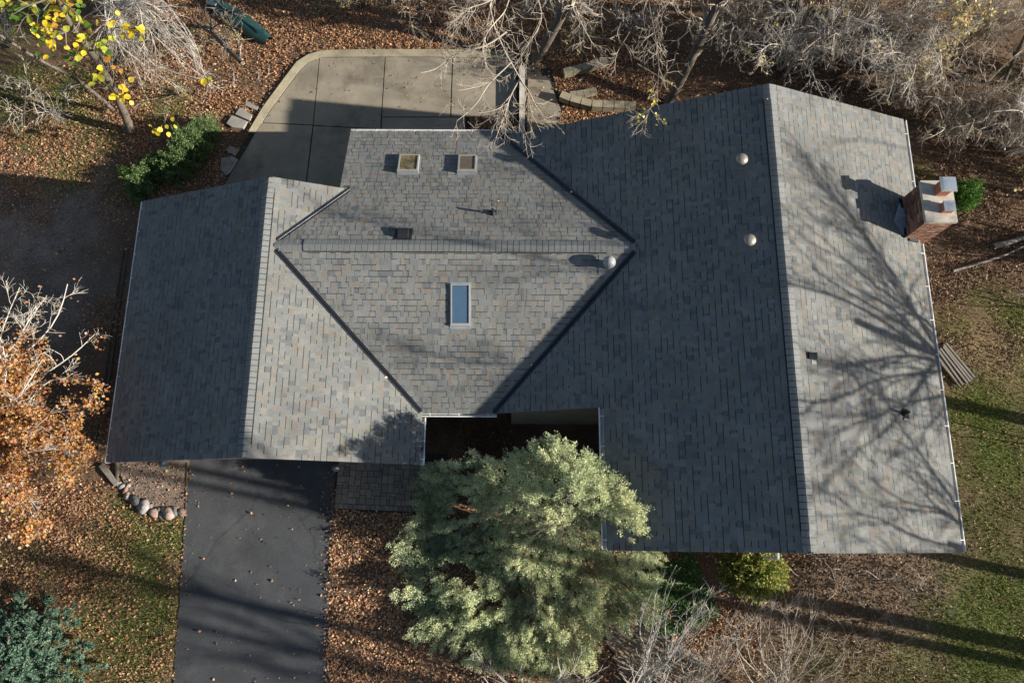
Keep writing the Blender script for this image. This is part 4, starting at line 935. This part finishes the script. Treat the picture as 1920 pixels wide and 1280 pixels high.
def juniper():
    rg = np.random.default_rng(21); b = np.array([.95, -.25, GZ])
    t = empty('juniper_tree', tuple(b), 'large feathery green juniper growing in front of the entry notch', 'tree')
    top = np.array([1.3, .85, GZ + 4.6])
    limbs = []; tr = np.array([b, b * .7 + top * .3 + [0, .05, 0], b * .4 + top * .6, top])
    limbs.append((tr, .17, .03))
    for k in range(40):
        a = k * 2.4 + rg.uniform(-.4, .4); u = (k + .5) / 40; f = .08 + .90 * u; p = b * (1 - f) + top * f
        s = np.array([math.cos(a), math.sin(a), 0]); ln = (2.3 - 1.9 * u ** .9) * rg.uniform(.6, .95)
        ln *= 1 + .16 * max(0, -s[1]) * (1 - u) + .12 * max(0, -s[0])
        rise = (.2 + .3 * u) * rg.uniform(.6, 1.3) * (1 if s[1] > -.3 else .7)
        limbs.append((np.array([p, p + s * ln * .45 + [0, 0, rise * .2], p + s * ln * .8 + [0, 0, rise * .35], p + s * ln + [0, 0, rise * .5]]), .022, .006))
    n = 12; P = np.array([resample(x, n) for x, _, _ in limbs]); Rr = np.array([np.linspace(r0, r1, n) for _, r0, r1 in limbs])
    put(t, 'trunk', [sweep(P[:1], Rr[:1], 10)], M['bark'])
    Q, R2 = sprout(P[1:], Rr[1:], 3.4, .3, .8, (.3, 1.0), up=.2, n=5, t0=.28, rg=rg)
    put(t, 'branches', [sweep(P[1:], Rr[1:], 6), sweep(Q, R2, 4)], M['bark'])
    # crown envelope: outline as it stands, tall narrow peak at the north, low skirt to the south
    OUT = [(785, 905, .2), (800, 880, .5), (838, 868, .9), (868, 842, 1.5), (892, 872, 1.6), (940, 866, 2.1), (990, 850, 2.5), (1012, 830, 2.8), (1036, 818, 3.0), (1062, 830, 3.0), (1085, 845, 3.0), (1130, 866, 3.0), (1160, 902, 3.0), (1192, 930, 3.0), (1202, 975, 3.0),
           (1214, 1000, 3.0), (1212, 1030, 2.9), (1248, 1065, 1.0), (1238, 1110, .5), (1222, 1152, .1), (1180, 1165, -.1), (1130, 1172, -.2), (1115, 1222, -.3), (1075, 1245, -.4), (1050, 1262, -.4), (1000, 1250, -.4), (940, 1240, -.5), (890, 1226, -.5), (862, 1200, -.5), (800, 1195, -.5), (785, 1170, -.5),
           (802, 1140, -.5), (760, 1110, -.5), (774, 1080, -.5), (750, 1010, -.4), (766, 990, -.3), (786, 955, -.1)]
    O = np.array([bp(*o) for o in OUT]); c0 = np.array([1.25, .85]); an = np.arctan2(O[:, 1] - c0[1], O[:, 0] - c0[0]); rr = np.hypot(O[:, 0] - c0[0], O[:, 1] - c0[1]); od = np.argsort(an); an, rr, ze = an[od], rr[od], O[od, 2]
    an = np.r_[an - 2 * math.pi, an, an + 2 * math.pi]; rr = np.r_[rr, rr, rr]; ze = np.r_[ze, ze, ze]
    n = 5200; th = rg.uniform(-math.pi, math.pi, n * 4); rm = np.interp(th, an, rr); k = rg.random(n * 4) < (rm / rr.max()) ** 2; th, rm = th[k][:n], rm[k][:n]; n = len(th)
    ro = np.sqrt(rg.random(n)) * (1 + rg.normal(size=n) * .02); ro = np.where(rg.random(n) < .07, rg.uniform(.97, 1.08, n), ro); x = c0[0] + np.cos(th) * rm * ro; y = c0[1] + np.sin(th) * rm * ro
    ztop = np.interp(th, an, ze) + (4.3 - np.interp(th, an, ze)) * np.clip(1 - ro, 0, 1) ** np.where(np.sin(th) > -.25, 1.5, 3.4)
    lumps = fbm(x, y, 1.7, 46); z = ztop + (lumps - .5) * 1.7 - np.abs(rg.normal(size=n)) * .22
    k = (fbm(x, y, 1.25, 40) + .18 * (ro > .75) + .10 * np.clip((x - .3) / 2, -1, 1) > .345); x, y, z, ro, lumps, th = x[k], y[k], z[k], ro[k], lumps[k], th[k]
    tips = np.stack([x, y, np.maximum(z, GZ + .25)], 1); m = len(tips)
    dirs = unit(np.stack([np.cos(th) * (.35 + ro), np.sin(th) * (.35 + ro), np.full(m, .75)], 1) + rg.normal(size=(m, 3)) * .35)
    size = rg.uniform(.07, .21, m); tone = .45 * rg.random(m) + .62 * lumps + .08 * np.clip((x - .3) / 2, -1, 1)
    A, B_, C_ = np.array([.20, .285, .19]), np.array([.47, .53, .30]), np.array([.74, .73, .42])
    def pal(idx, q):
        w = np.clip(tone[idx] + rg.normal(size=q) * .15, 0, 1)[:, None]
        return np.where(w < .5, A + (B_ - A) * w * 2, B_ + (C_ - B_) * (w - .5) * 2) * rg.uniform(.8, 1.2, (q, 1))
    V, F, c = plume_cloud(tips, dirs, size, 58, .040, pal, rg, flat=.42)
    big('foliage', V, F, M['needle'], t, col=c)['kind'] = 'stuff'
    back = np.stack([tips - dirs * (size[:, None] + .25) - np.array([0, 0, .1]), tips], 1)[::3]; put(t, 'twigs', [sweep(back, np.repeat([[.007, .004]], len(back), 0), 3)], M['twig_mid'])['kind'] = 'stuff'
juniper()
def spruce():
    rg = np.random.default_rng(22); b = gp(58, 1245)
    t = empty('spruce_tree', tuple(b), 'young blue green spruce at the lower left corner beside the lawn', 'tree'); H = 2.3
    P = []
    for k in range(120):
        u = (k + .5) / 120; a = k * 2.4; h = .15 + u * (H - .2); ln = 1.75 * (1 - u) ** .75 + .12; s = np.array([math.cos(a), math.sin(a), 0])
        p = b + [0, 0, h]; P.append(resample(np.array([p, p + s * ln * .55 + [0, 0, .06], p + s * ln + [0, 0, .14]]), 8))
    P = np.array(P); Rr = np.repeat(np.linspace(.02, .006, 8)[None], 120, 0)
    put(t, 'trunk', [sweep(resample(np.array([b, b + [0, 0, H]]), 5)[None], np.linspace(.07, .015, 5)[None], 8)], M['bark'])
    Q, R2 = sprout(P, Rr, 7, .2, .5, (.5, .95), up=.05, n=4, t0=.2, rg=rg, wob=.2); Q2, R3 = sprout(Q, R2, 6, .08, .2, (.5, .9), up=.1, n=3, t0=.15, rg=rg, wob=.2)
    put(t, 'branches', [sweep(P, Rr, 5), sweep(Q, R2, 3)], M['twig_dark'])
    br = np.concatenate([Q2, Q[:, 1:4], Q[:, :3], P[:, 5:8], P[:, 3:6]]); n_each = 22; i = np.repeat(np.arange(len(br)), n_each); m = len(i)
    f = rg.random((m, 1)); C = br[i, 0] * (1 - f) + br[i, 2] * f; d = unit(br[i, 2] - br[i, 0]); D = unit(d * .8 + unit(np.cross(d, rg.normal(size=(m, 3)))) * .8 + [0, 0, .25]); Nn = unit(np.cross(D, rg.normal(size=(m, 3))))
    ln = rg.uniform(.05, .10, m); V, F = kites(C, D, Nn, ln, ln * .34, 0)
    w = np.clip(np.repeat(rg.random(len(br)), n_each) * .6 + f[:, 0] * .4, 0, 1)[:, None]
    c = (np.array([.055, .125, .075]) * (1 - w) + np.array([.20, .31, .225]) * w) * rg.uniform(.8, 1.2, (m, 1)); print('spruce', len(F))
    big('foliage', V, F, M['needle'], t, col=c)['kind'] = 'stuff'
spruce()
def bush(name, label, cat, lobes, n, leaf, pal, seed, material='leaf', twig=True):
    """leafy mound: lobes (px, py, r, h)"""
    rg = np.random.default_rng(seed); b = gp(*lobes[0][:2]); t = empty(name, tuple(b), label, cat); C, Dd, tw = [], [], []
    tot = sum(l[2] ** 2 for l in lobes)
    for (px, py, r, h) in lobes:
        o = gp(px, py); k = int(n * r * r / tot); u = unit(rg.normal(size=(k, 3))); u[:, 2] = np.abs(u[:, 2])
        lump = .30 + 1.25 * fbm(u[:, 0] * 2.2 + px, u[:, 1] * 2.2 + u[:, 2], 2.2, seed); rad = lump * (rg.random(k) ** .4)
        C.append(o + u * rad[:, None] * [r, r, h] + [0, 0, .03]); Dd.append(u)
        ns = 30; e = unit(rg.normal(size=(ns, 3))); e[:, 2] = np.abs(e[:, 2]) + .3; e = unit(e); q = np.stack([o + np.zeros((ns, 3)), o + e * .5 * [r, r, h], o + e * .92 * [r, r, h]], 1); tw.append(sweep(q, np.repeat([[.012, .008, .004]], ns, 0), 3))
    C, Dd = np.concatenate(C), np.concatenate(Dd); m = len(C)
    put(t, 'branches', tw, M['twig_dark'])
    D = unit(Dd + rg.normal(size=(m, 3)) * .7); Nn = unit(np.cross(D, rg.normal(size=(m, 3)))); Nn *= np.sign(Nn[:, 2:3] + 1e-6)
    ln = rg.uniform(leaf * .7, leaf * 1.35, m); V, F = kites(C, D, Nn, ln, ln * .55, .1); big('foliage', V, F, M[material], t, col=pick(pal, m, .25, rg))['kind'] = 'stuff'; return t
bush('evergreen_shrub', 'rounded green shrub between the leaf bed and concrete patio', 'shrub', [(372, 278, .62, 1.15), (340, 315, .62, .9), (395, 250, .40, .9), (300, 320, .5, .6), (270, 350, .55, .7)], 42000, .05, [(.10, .17, .06, 3), (.16, .23, .085, 2), (.06, .11, .04, 2), (.22, .25, .09, 1)], 31, 'needle')
bush('leafy_shrub', 'yellow green leafy shrub under the front eave', 'shrub', [(1400, 1070, .70, .9), (1432, 1074, .60, .8), (1375, 1058, .5, .6), (1415, 1092, .5, .5)], 9000, .085, [(.22, .27, .05, 3), (.40, .36, .10, 2), (.13, .19, .04, 2), (.5, .42, .17, 1)], 32)
bush('leafy_shrub', 'small bright lime shrub left of the evergreen shrub', 'shrub', [(236, 325, .16, .3)], 500, .06, [(.35, .40, .06, 1), (.22, .3, .05, 1)], 33)
bush('conifer_shrub', 'small bright green bush beside the chimney', 'shrub', [(1795, 372, .46, .85)], 9000, .06, [(.09, .20, .04, 2), (.14, .28, .05, 2), (.05, .10, .03, 1)], 34, 'needle')
# orange maple on the left
def maple():
    rg = np.random.default_rng(41); b = gp(40, 830); limbs = [(np.array([b, b + [0, .1, .9], b + [-.1, .1, 1.8]]), .10, .05)]
    for (px, py, z) in [(130, 535, 2.6), (90, 545, 2.8), (30, 545, 3.0), (185, 625, 2.2), (150, 700, 2.4), (160, 760, 2.2), (120, 840, 2.4), (130, 900, 2.0), (60, 960, 2.0), (70, 1000, 1.6), (10, 930, 2.6), (10, 660, 3.0), (80, 690, 3.0), (90, 780, 3.0), (-40, 800, 3), (-60, 640, 3), (-40, 950, 2.4), (165, 860, 1.4), (60, 620, 3.0), (-10, 1010, 1.6)]:
        q = bp(px, py, z); p = b + [0, .1, rg.uniform(.7, 1.6)]; limbs.append((np.array([p, p * .5 + q * .5 + [0, 0, .35], q]), .04, .010))
    n0 = gp(0, 640)[1]
    def keep(C, r):
        ylim = bp(60, 640, 2.3)[1]; pk = np.clip((ylim + .3 - C[:, 1]) / 1.2, 0.02, 1); return (r.random(len(C)) < pk) & (fbm(C[:, 0], C[:, 1], 2.3, 77) > .45)
    tree_from('orange_maple', 'small maple with orange leaves and bare upper twigs on the left', 'tree', limbs, LV(2.4, 4.6, 5, (.45, 1.0), (.25, .6), (.1, .3), .06), seed=42, twig='twig',
              leaves=dict(level=1, n=40000, size=.075, spread=.09, pal=[(.47, .20, .055, 3.5), (.50, .29, .08, 2), (.27, .105, .05, 2.5), (.48, .36, .10, .7), (.46, .31, .21, 1.8)], keep=keep))
maple()
# bare shrubs in the front, lower right
FR = [([(1190, 1300)], [(1215, 1120), (1240, 1160), (1265, 1055), (1300, 1100), (1330, 1130), (1285, 1180), (1345, 1095)], 'bare shrub with long pale stems over the diagonal paver path'),
      ([(1270, 1310)], [(1310, 1150), (1345, 1190), (1400, 1115), (1440, 1130), (1360, 1210), (1410, 1185)], 'bare shrub with fanned stems right of the paver path'),
      ([(1440, 1330)], [(1432, 1150), (1470, 1120), (1500, 1110), (1530, 1130), (1555, 1180), (1585, 1225), (1480, 1190), (1400, 1180), (1450, 1210)], 'bare shrub with forked stems at the bottom edge below the front eave'),
      ([(1000, 1310)], [(900, 1240), (960, 1260), (1090, 1230), (1130, 1250), (1060, 1260)], 'low bare shrub below the juniper at the bottom edge')]
for i, (bs, tips, lb) in enumerate(FR):
    rg = np.random.default_rng(50 + i); b = gp(*bs[0]); limbs = []
    for j, (px, py) in enumerate(tips * 3):
        q = bp(px + (rg.uniform(-25, 25) if j >= len(tips) else 0), py + (rg.uniform(-10, 40) if j >= len(tips) else 0), rg.uniform(1.0, 1.7) * (.4 if i == 3 else 1)); limbs.append((np.array([b + rg.normal(size=3) * [.12, .12, 0], b * .5 + q * .5 + [0, 0, .25], q]), .016, .006))
    tree_from('bare_shrub', lb, 'shrub', limbs, [dict(dens=1.6, lmin=.3, lmax=.9, ang=(.25, .8), up=.1, n=5, k=4, rmin=.0055), dict(dens=2.4, lmin=.15, lmax=.4, ang=(.3, .8), up=.05, n=4, k=3, rmin=.005)], 'bare shrubs in the front bed', seed=55 + i, twig=['twig', 'twig_mid', 'twig_mid', 'twig'][i])
WL = ['low tan dead stems in the front bed left of centre', 'low dead stems close under the front eave', 'low dead stems in the middle of the front bed', 'low dead stems at the right end of the front bed', 'low dead stems near the lawn edge of the front bed', 'low dead stems between the forked shrub and the yellow green shrub']
for i, (px, py) in enumerate(WEED):
    rg = np.random.default_rng(150 + i); b = gp(px, py); limbs = []
    for k in range(14):
        a = rg.uniform(0, 6.28); o = np.array([math.cos(a), math.sin(a), 0]) * rg.uniform(.3, .95); q = b + np.r_[rg.normal(size=2) * .35, 0]
        limbs.append((np.array([q, q + o * .5 + [0, 0, .28], q + o + [0, 0, rg.uniform(.25, .5)]]), .008, .004))
    tree_from('dead_perennial', WL[i], 'dead plant', limbs, [dict(dens=3, lmin=.15, lmax=.45, ang=(.3, .9), up=.1, n=4, k=3, rmin=.0045), dict(dens=4, lmin=.08, lmax=.22, ang=(.3, .9), up=.05, n=3, k=3, rmin=.004)], 'dead stems in the front bed', seed=160 + i, twig='twig_mid' if i % 2 else 'twig_dark')
for i, (px, py, lb) in enumerate([(1930, 580, 'bare twiggy shrub reaching in at the right edge above the lawn'), (1935, 830, 'bare twigs reaching in at the right edge over the grass')]):
    b = gp(px + 20, py); tree_from('bare_shrub', lb, 'shrub', [(np.array([b, b + [-.2, .1, .6], b + [-.7 - .2 * (i == 0), .2, 1.1]]), .02, .007), (np.array([b, b + [-.2, -.2, .5], b + [-.6, -.2, 1.]]), .02, .007)], LV(2, 4, 5, (.3, .7), (.2, .5), (.1, .3)), seed=95 + i)

# --- trees east and south-east of the house, beyond the frame, that throw the branch shadows
def shade_tree(x, y, h, fork, spread, seed, r=.22, nl=9, lean=(0, 0), label='', dens=(1.0, 1.5, 1.5)):
    rg = np.random.default_rng(seed); z0 = float(gz(x, y)); b = np.array([x, y, z0]); f = b + [lean[0], lean[1], fork]
    limbs = [(np.array([b, b * .5 + f * .5 + [.1, -.1, 0], f, f + [lean[0] * .3, lean[1] * .3, (h - fork) * .5]]), r, r * .45)]
    for k in range(nl):
        a = 2 * math.pi * k / nl + rg.uniform(-.3, .3); s = np.array([.6 * math.cos(a), math.sin(a), 0]) * spread * rg.uniform(.6, 1.1); hh = (h - fork) * rg.uniform(.35, 1)
        p = f + [0, 0, (h - fork) * rg.uniform(-.08, .3)]
        limbs.append((np.array([p, p + s * .35 + [0, 0, hh * .3], p + s * .7 + [0, 0, hh * .65], p + s + [0, 0, hh]]), r * .25, .012))
    tree_from('bare_tree', label, 'tree', limbs, [dict(dens=dens[0], lmin=.8, lmax=2.2, ang=(.3, .9), up=.12, n=6, k=4, rmin=.012, skip_trunk=True), dict(dens=dens[1], lmin=.4, lmax=1.2, ang=(.3, .9), up=.08, n=4, k=3, rmin=.009), dict(dens=dens[2], lmin=.25, lmax=.7, ang=(.3, .9), up=.05, n=3, k=3, rmin=.007)],
              'bare trees beyond the lawn', seed=seed + 1)
shade_tree(19.5, 2.0, 10.5, 5.4, 4.3, 201, .20, 13, (-.5, .5), 'big spreading bare tree on the lawn east of the house', (2.2, 3.4, 4.2))
shade_tree(19, -2.0, 8.2, 4.9, 3.2, 203, .18, 11, (0, 0), 'bare tree on the lawn south east of the house corner', (1.8, 2.8, 3.0))
shade_tree(25, 8.0, 10, 5.5, 3.0, 205, .10, 6, (0, 0), 'bare tree east of the chimney', (.5, .8, .6))
for i, (x, y, h, fk, r, lb) in enumerate([(18.0, -3.7, 14, 11, .20, 'tall slim bare tree south of the house corner'), (18.6, -4.25, 13, 11, .15, 'thin pole of a bare tree close beside the tall slim one'), (20, -7.3, 14, 10, .24, 'second tall bare tree south of the house corner'),
                                           (21, -8.3, 13, 8.5, .17, 'bare tree on the front lawn nearest the road'), (26, -10.5, 13, 8, .20, 'distant bare tree on the front lawn'), (24, -9.9, 12, 7.0, .15, 'last slim bare tree along the front lawn')]):
    shade_tree(x, y, h, fk, 2.4, 210 + 2 * i, r, 8, (0, 0), lb, (.7, .9, .6))
for i, (x, y, h) in enumerate([(17.6, 7.6, 3.0), (18.6, 9.6, 3.3), (17.8, 11.6, 3.4), (18.8, 13.4, 3.4)]):
    rg = np.random.default_rng(260 + i); b = np.array([x, y, float(gz(x, y))]); limbs = []
    for k in range(16):
        a = rg.uniform(0, 6.28); o = np.array([math.cos(a), math.sin(a), 0]) * rg.uniform(.5, 1.5); limbs.append((np.array([b + o * .05, b + o * .4 + [0, 0, h * .5], b + o + [0, 0, h * rg.uniform(.8, 1)]]), .03, .01))
    tree_from('bare_shrub', ['thicket shrub east of the chimney nearest the lawn', 'second thicket shrub east of the chimney', 'third thicket shrub east of the chimney', 'thicket shrub furthest north east'][i], 'shrub', limbs, [dict(dens=2.5, lmin=.4, lmax=1.1, ang=(.3, 1.), up=.1, n=4, k=3, rmin=.012), dict(dens=4, lmin=.2, lmax=.6, ang=(.3, 1.), up=.05, n=3, k=3, rmin=.012)], 'thicket beyond the chimney', seed=270 + i)
for i, (x, y, lb) in enumerate([(24, 15.5, 'first bare tree in the wood north east of the house'), (13, 19.5, 'third bare tree in the wood north of the house'), (6, 20.5, 'fourth bare tree in the wood north of the house')]):
    shade_tree(x, y, 11, 5.0, 3, 230 + 2 * i, .17, 7, (0, 0), lb, (.5, .7, .5))

# ------------------------------------------------------------------ ground cover (stuff)
HOUSE_FP = [[(LX1 + .3, LY1 + .2), (LX2 - .3, LY1 + .2), (LX2 - .3, LY2 - .2), (LX1 + .3, LY2 - .2)], [(MXW + .2, MYS + .4), (RX, MYS + .4), (RX, MYN - .4), (MXW + .2, MYN - .4)], [(RXL + .4, RY1 + .2), (RXR - .4, RY1 + .2), (RXR - .4, RY2 - .2), (RXL + .4, RY2 - .2)]]
def scatter(n, dens, seed):
    rg = np.random.default_rng(seed); x = rg.uniform(-16.5, 17, n); y = rg.uniform(-6.2, 21, n)
    # keep what the camera can see, with a margin to step aside
    d = np.stack([x, y, np.full(n, GZ - CAM_H)]); c = RC.T @ d; u, v = c[0] / -c[2] * F_PX, c[1] / -c[2] * F_PX
    k = (np.abs(u) < 1080) & (np.abs(v) < 740)
    for fp in HOUSE_FP: k &= ~in_poly(x, y, fp)
    x, y = x[k], y[k]; return x, y, rg
LEAF_HI = [(700, 50, 300, 1), (1050, 60, 250, 1), (1150, 170, 120, 1), (400, 60, 150, .9), (250, 200, 150, .9), (60, 260, 120, .9), (100, 330, 120, .75), (430, 200, 60, 1), (260, 320, 120, .85), (420, 330, 60, .9),
           (700, 1050, 110, 1.1), (680, 1200, 130, 1.1), (760, 1000, 90, 1.1), (900, 1100, 160, 1), (1050, 1150, 160, 1), (880, 830, 90, .9), (1180, 1050, 80, .5), (150, 980, 120, .85), (60, 900, 120, 1), (230, 950, 60, .8), (220, 1080, 130, .62), (280, 1220, 120, .55), (100, 1100, 100, .75),
           (1600, 120, 250, .8), (1850, 250, 150, .75), (1780, 480, 80, .85), (1760, 560, 60, .8), (1850, 420, 120, .7), (1500, 1080, 130, .38), (1640, 1120, 150, .30), (1370, 1190, 60, .6), (1330, 1180, 50, .8), (200, 600, 50, .5), (215, 780, 40, .6), (80, 430, 150, .12), (1840, 640, 120, .35), (1850, 1000, 200, .12), (1850, 850, 150, .15), (1600, 1240, 120, .25)]
def leaf_litter():
    x, y, rg = scatter(2100000, None, 300)
    f = blobs(x, y, LEAF_HI) * np.clip(2.6 * fbm(x, y, 1.1, 20) - .55, .12, 1.25) * np.clip(.5 + 1. * fbm(x, y, 4.5, 23), .4, 1.2) * (1 - .72 * grass_f(x, y))
    for poly, k in ((DRIVE_W, .004), (PATIO_W, .006), (WALK_W, .02), (BED_W, .10), (PATH_W, .12)): f = np.where(in_poly(x, y, poly), k, f)
    pe = wp([(860, 95), (1036, 125), (1064, 260), (985, 260), (975, 140), (860, 140)], PAT_Z); f = np.where(in_poly(x, y, pe), .09 * fbm(x, y, 2.5, 29), f)
    bed = wp([(882, 219), (968, 217), (975, 260), (882, 260)], PAT_Z); f = np.where(in_poly(x, y, bed), .9, f); bed = wp([(1060, 200), (1120, 208), (1180, 210), (1180, 250), (1040, 250)], PAT_Z); f = np.where(in_poly(x, y, bed), 1, f)
    P = np.array(DRIVE_W); side = np.abs(x - np.interp(y, [-9, 2], [bp(322, 1330, GZ)[0], bp(356, 862, GZ)[0]])); sd2 = np.abs(x - np.interp(y, [-9, 2], [bp(612, 1330, GZ)[0], bp(628, 855, GZ)[0]]))
    f = np.where(in_poly(x, y, DRIVE_W), f + .25 * np.exp(-np.minimum(side, sd2) / .07), f)
    k = rg.random(len(x)) < f * .78; x, y = x[k], y[k]; n = len(x)
    z = gz(x, y) + .015 + rg.random(n) * .045; z = np.where(in_poly(x, y, PATIO_W), PAT_Z + .012, z); z = np.where(in_poly(x, y, DRIVE_W) | in_poly(x, y, WALK_W) | in_poly(x, y, PATH_W), GZ + .045, z)
    C = np.stack([x, y, z], 1); Nn = unit(rg.normal(size=(n, 3)) * .5 + [0, 0, 1]); D = unit(np.cross(Nn, rg.normal(size=(n, 3))))
    ln = .024 + .070 * rg.random(n) ** 2.0; V, F = kites(C, D, Nn, ln, ln * rg.uniform(.45, .85, n), .2)
    warm = [(.36, .195, .105, 3.4), (.27, .145, .08, 3.2), (.43, .27, .155, 2.2), (.18, .10, .062, 1.6), (.40, .19, .08, 1.3), (.52, .37, .22, .6)]
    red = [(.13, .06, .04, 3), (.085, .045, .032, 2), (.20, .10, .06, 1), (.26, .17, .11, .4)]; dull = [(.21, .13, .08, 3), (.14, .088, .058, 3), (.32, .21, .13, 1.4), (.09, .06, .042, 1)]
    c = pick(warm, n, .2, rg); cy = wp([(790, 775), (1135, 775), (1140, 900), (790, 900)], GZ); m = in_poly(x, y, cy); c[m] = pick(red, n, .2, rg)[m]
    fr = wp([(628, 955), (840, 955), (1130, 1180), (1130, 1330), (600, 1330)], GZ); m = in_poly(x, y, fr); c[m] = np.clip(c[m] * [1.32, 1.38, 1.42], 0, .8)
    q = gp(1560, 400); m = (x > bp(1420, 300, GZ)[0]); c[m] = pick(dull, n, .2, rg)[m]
    # the few on the roof
    print('litter', n); o = big('leaf_litter', V, F, M['leaflitter'], col=c); tag(o, kind='stuff')
leaf_litter()
def roof_leaves():
    rg = np.random.default_rng(333); C = []
    for px, py, zf in [(920, 402, zMM), (936, 380, zMM), (905, 395, zMM), (843, 283, zMM), (1072, 359, zRW), (997, 682, zMM), (742, 735, zMM), (728, 708, zMM), (755, 752, zMM), (932, 385, zMM), (1438, 187, zRW), (940, 400, zMM), (662, 556, zMM)]:
        p = on_plane(px, py, zf); C.append(p + [0, 0, .05])
    C = np.array(C); n = len(C); Nn = unit(rg.normal(size=(n, 3)) * .25 + [0, 0, 1]); D = unit(np.cross(Nn, rg.normal(size=(n, 3)))); ln = rg.uniform(.06, .10, n)
    V, F = kites(C, D, Nn, ln, ln * .8, .15); tag(big('leaf_litter', V, F, M['leaflitter'], col=pick([(.5, .28, .14, 1), (.55, .42, .3, 1)], n, .2, rg)), kind='stuff')
roof_leaves()
def grass():
    x, y, rg = scatter(1300000, None, 301)
    f = grass_f(x, y)
    for poly in (DRIVE_W, PATIO_W, WALK_W, BED_W, PATH_W): f = np.where(in_poly(x, y, poly), 0, f)
    k = rg.random(len(x)) < f * .75; x, y = x[k], y[k]; n = len(x)
    C = np.stack([x, y, gz(x, y) - .01], 1); D = unit(rg.normal(size=(n, 3)) * .6 + [0, 0, .75]); Sd = unit(np.cross(D, rg.normal(size=(n, 3)))); h = rg.uniform(.05, .13, n)[:, None]; w = .011
    V = np.stack([C - Sd * w, C + Sd * w, C + D * h], 1).reshape(-1, 3); F = np.arange(n * 3).reshape(-1, 3)
    dry = np.clip(blobs(x, y, DRY) + .25 * fbm(x, y, 1.7, 60), 0, 1)[:, None]
    c = pick([(.15, .20, .035, 3), (.22, .25, .055, 2), (.10, .14, .028, 1.6), (.36, .30, .13, 2.2)], n, .2, rg) * (1 - dry) + dry * np.array([.30, .23, .12]); print('grass', n)
    tag(big('grass', V, F, M['grass'], col=c), kind='stuff')
grass()
def mulch():
    """fine dead stems and chips in the front bed and gravel"""
    x, y, rg = scatter(420000, None, 302)
    f = np.clip(blobs(x, y, MULCH), 0, 1) * .8 * (.4 + .9 * fbm(x, y, 1.8, 70)) + .35 * np.clip(blobs(x, y, BARE), 0, 1); f = np.where(in_poly(x, y, BED_W), .55, f)
    for poly in (DRIVE_W, PATIO_W, WALK_W): f = np.where(in_poly(x, y, poly), 0, f)
    f = np.where(in_poly(x, y, PATH_W), .05, f)
    k = rg.random(len(x)) < f * .8; x, y = x[k], y[k]; n = len(x)
    C = np.stack([x, y, gz(x, y) + .01 + rg.random(n) * .05], 1); C[:, 2] = np.where(in_poly(x, y, BED_W), GZ + .028 + rg.random(n) * .01, C[:, 2]); D = unit(rg.normal(size=(n, 3)) * [1, 1, .35]); Nn = unit(np.cross(D, rg.normal(size=(n, 3)))); Nn *= np.sign(Nn[:, 2:3])
    ln = rg.uniform(.03, .10, n); V, F = kites(C, D, Nn, ln, ln * .22 + .008, .05)
    tag(big('mulch', V, F, M['leaflitter'], col=pick([(.20, .142, .10, 3), (.12, .084, .06, 3), (.32, .245, .185, 1.8), (.42, .34, .26, .8), (.25, .145, .08, 1)], n, .2, rg)), kind='stuff'); print('mulch', n)
mulch()
def ivy():
    rg = np.random.default_rng(303); n = 26000; poly = wp([(1205, 1030), (1290, 1030), (1330, 1110), (1345, 1150), (1290, 1180), (1225, 1190), (1180, 1120)], GZ)
    x = rg.uniform(min(p[0] for p in poly), max(p[0] for p in poly), n); y = rg.uniform(min(p[1] for p in poly), max(p[1] for p in poly), n)
    k = in_poly(x, y, poly) & (fbm(x, y, 2.2, 80) > .36); x, y = x[k], y[k]; n = len(x)
    C = np.stack([x, y, gz(x, y) + .02 + rg.random(n) * .20 * fbm(x, y, 1.5, 81)], 1); Nn = unit(rg.normal(size=(n, 3)) * .5 + [0, 0, 1]); D = unit(np.cross(Nn, rg.normal(size=(n, 3)))); ln = rg.uniform(.05, .09, n)
    V, F = kites(C, D, Nn, ln, ln * .7, .1); tag(big('ground_cover', V, F, M['leaf'], col=pick([(.06, .13, .035, 3), (.10, .20, .05, 2), (.035, .075, .025, 2), (.2, .3, .1, .6)], n, .2, rg)), kind='stuff')
ivy()
print('tris', sum(sum(len(p.vertices) - 2 for p in o.data.polygons) if len(o.data.polygons) < 5000 else len(o.data.polygons) * (len(o.data.polygons[0].vertices) - 2) for o in S.objects if o.type == 'MESH'), 'objects', len(S.objects))
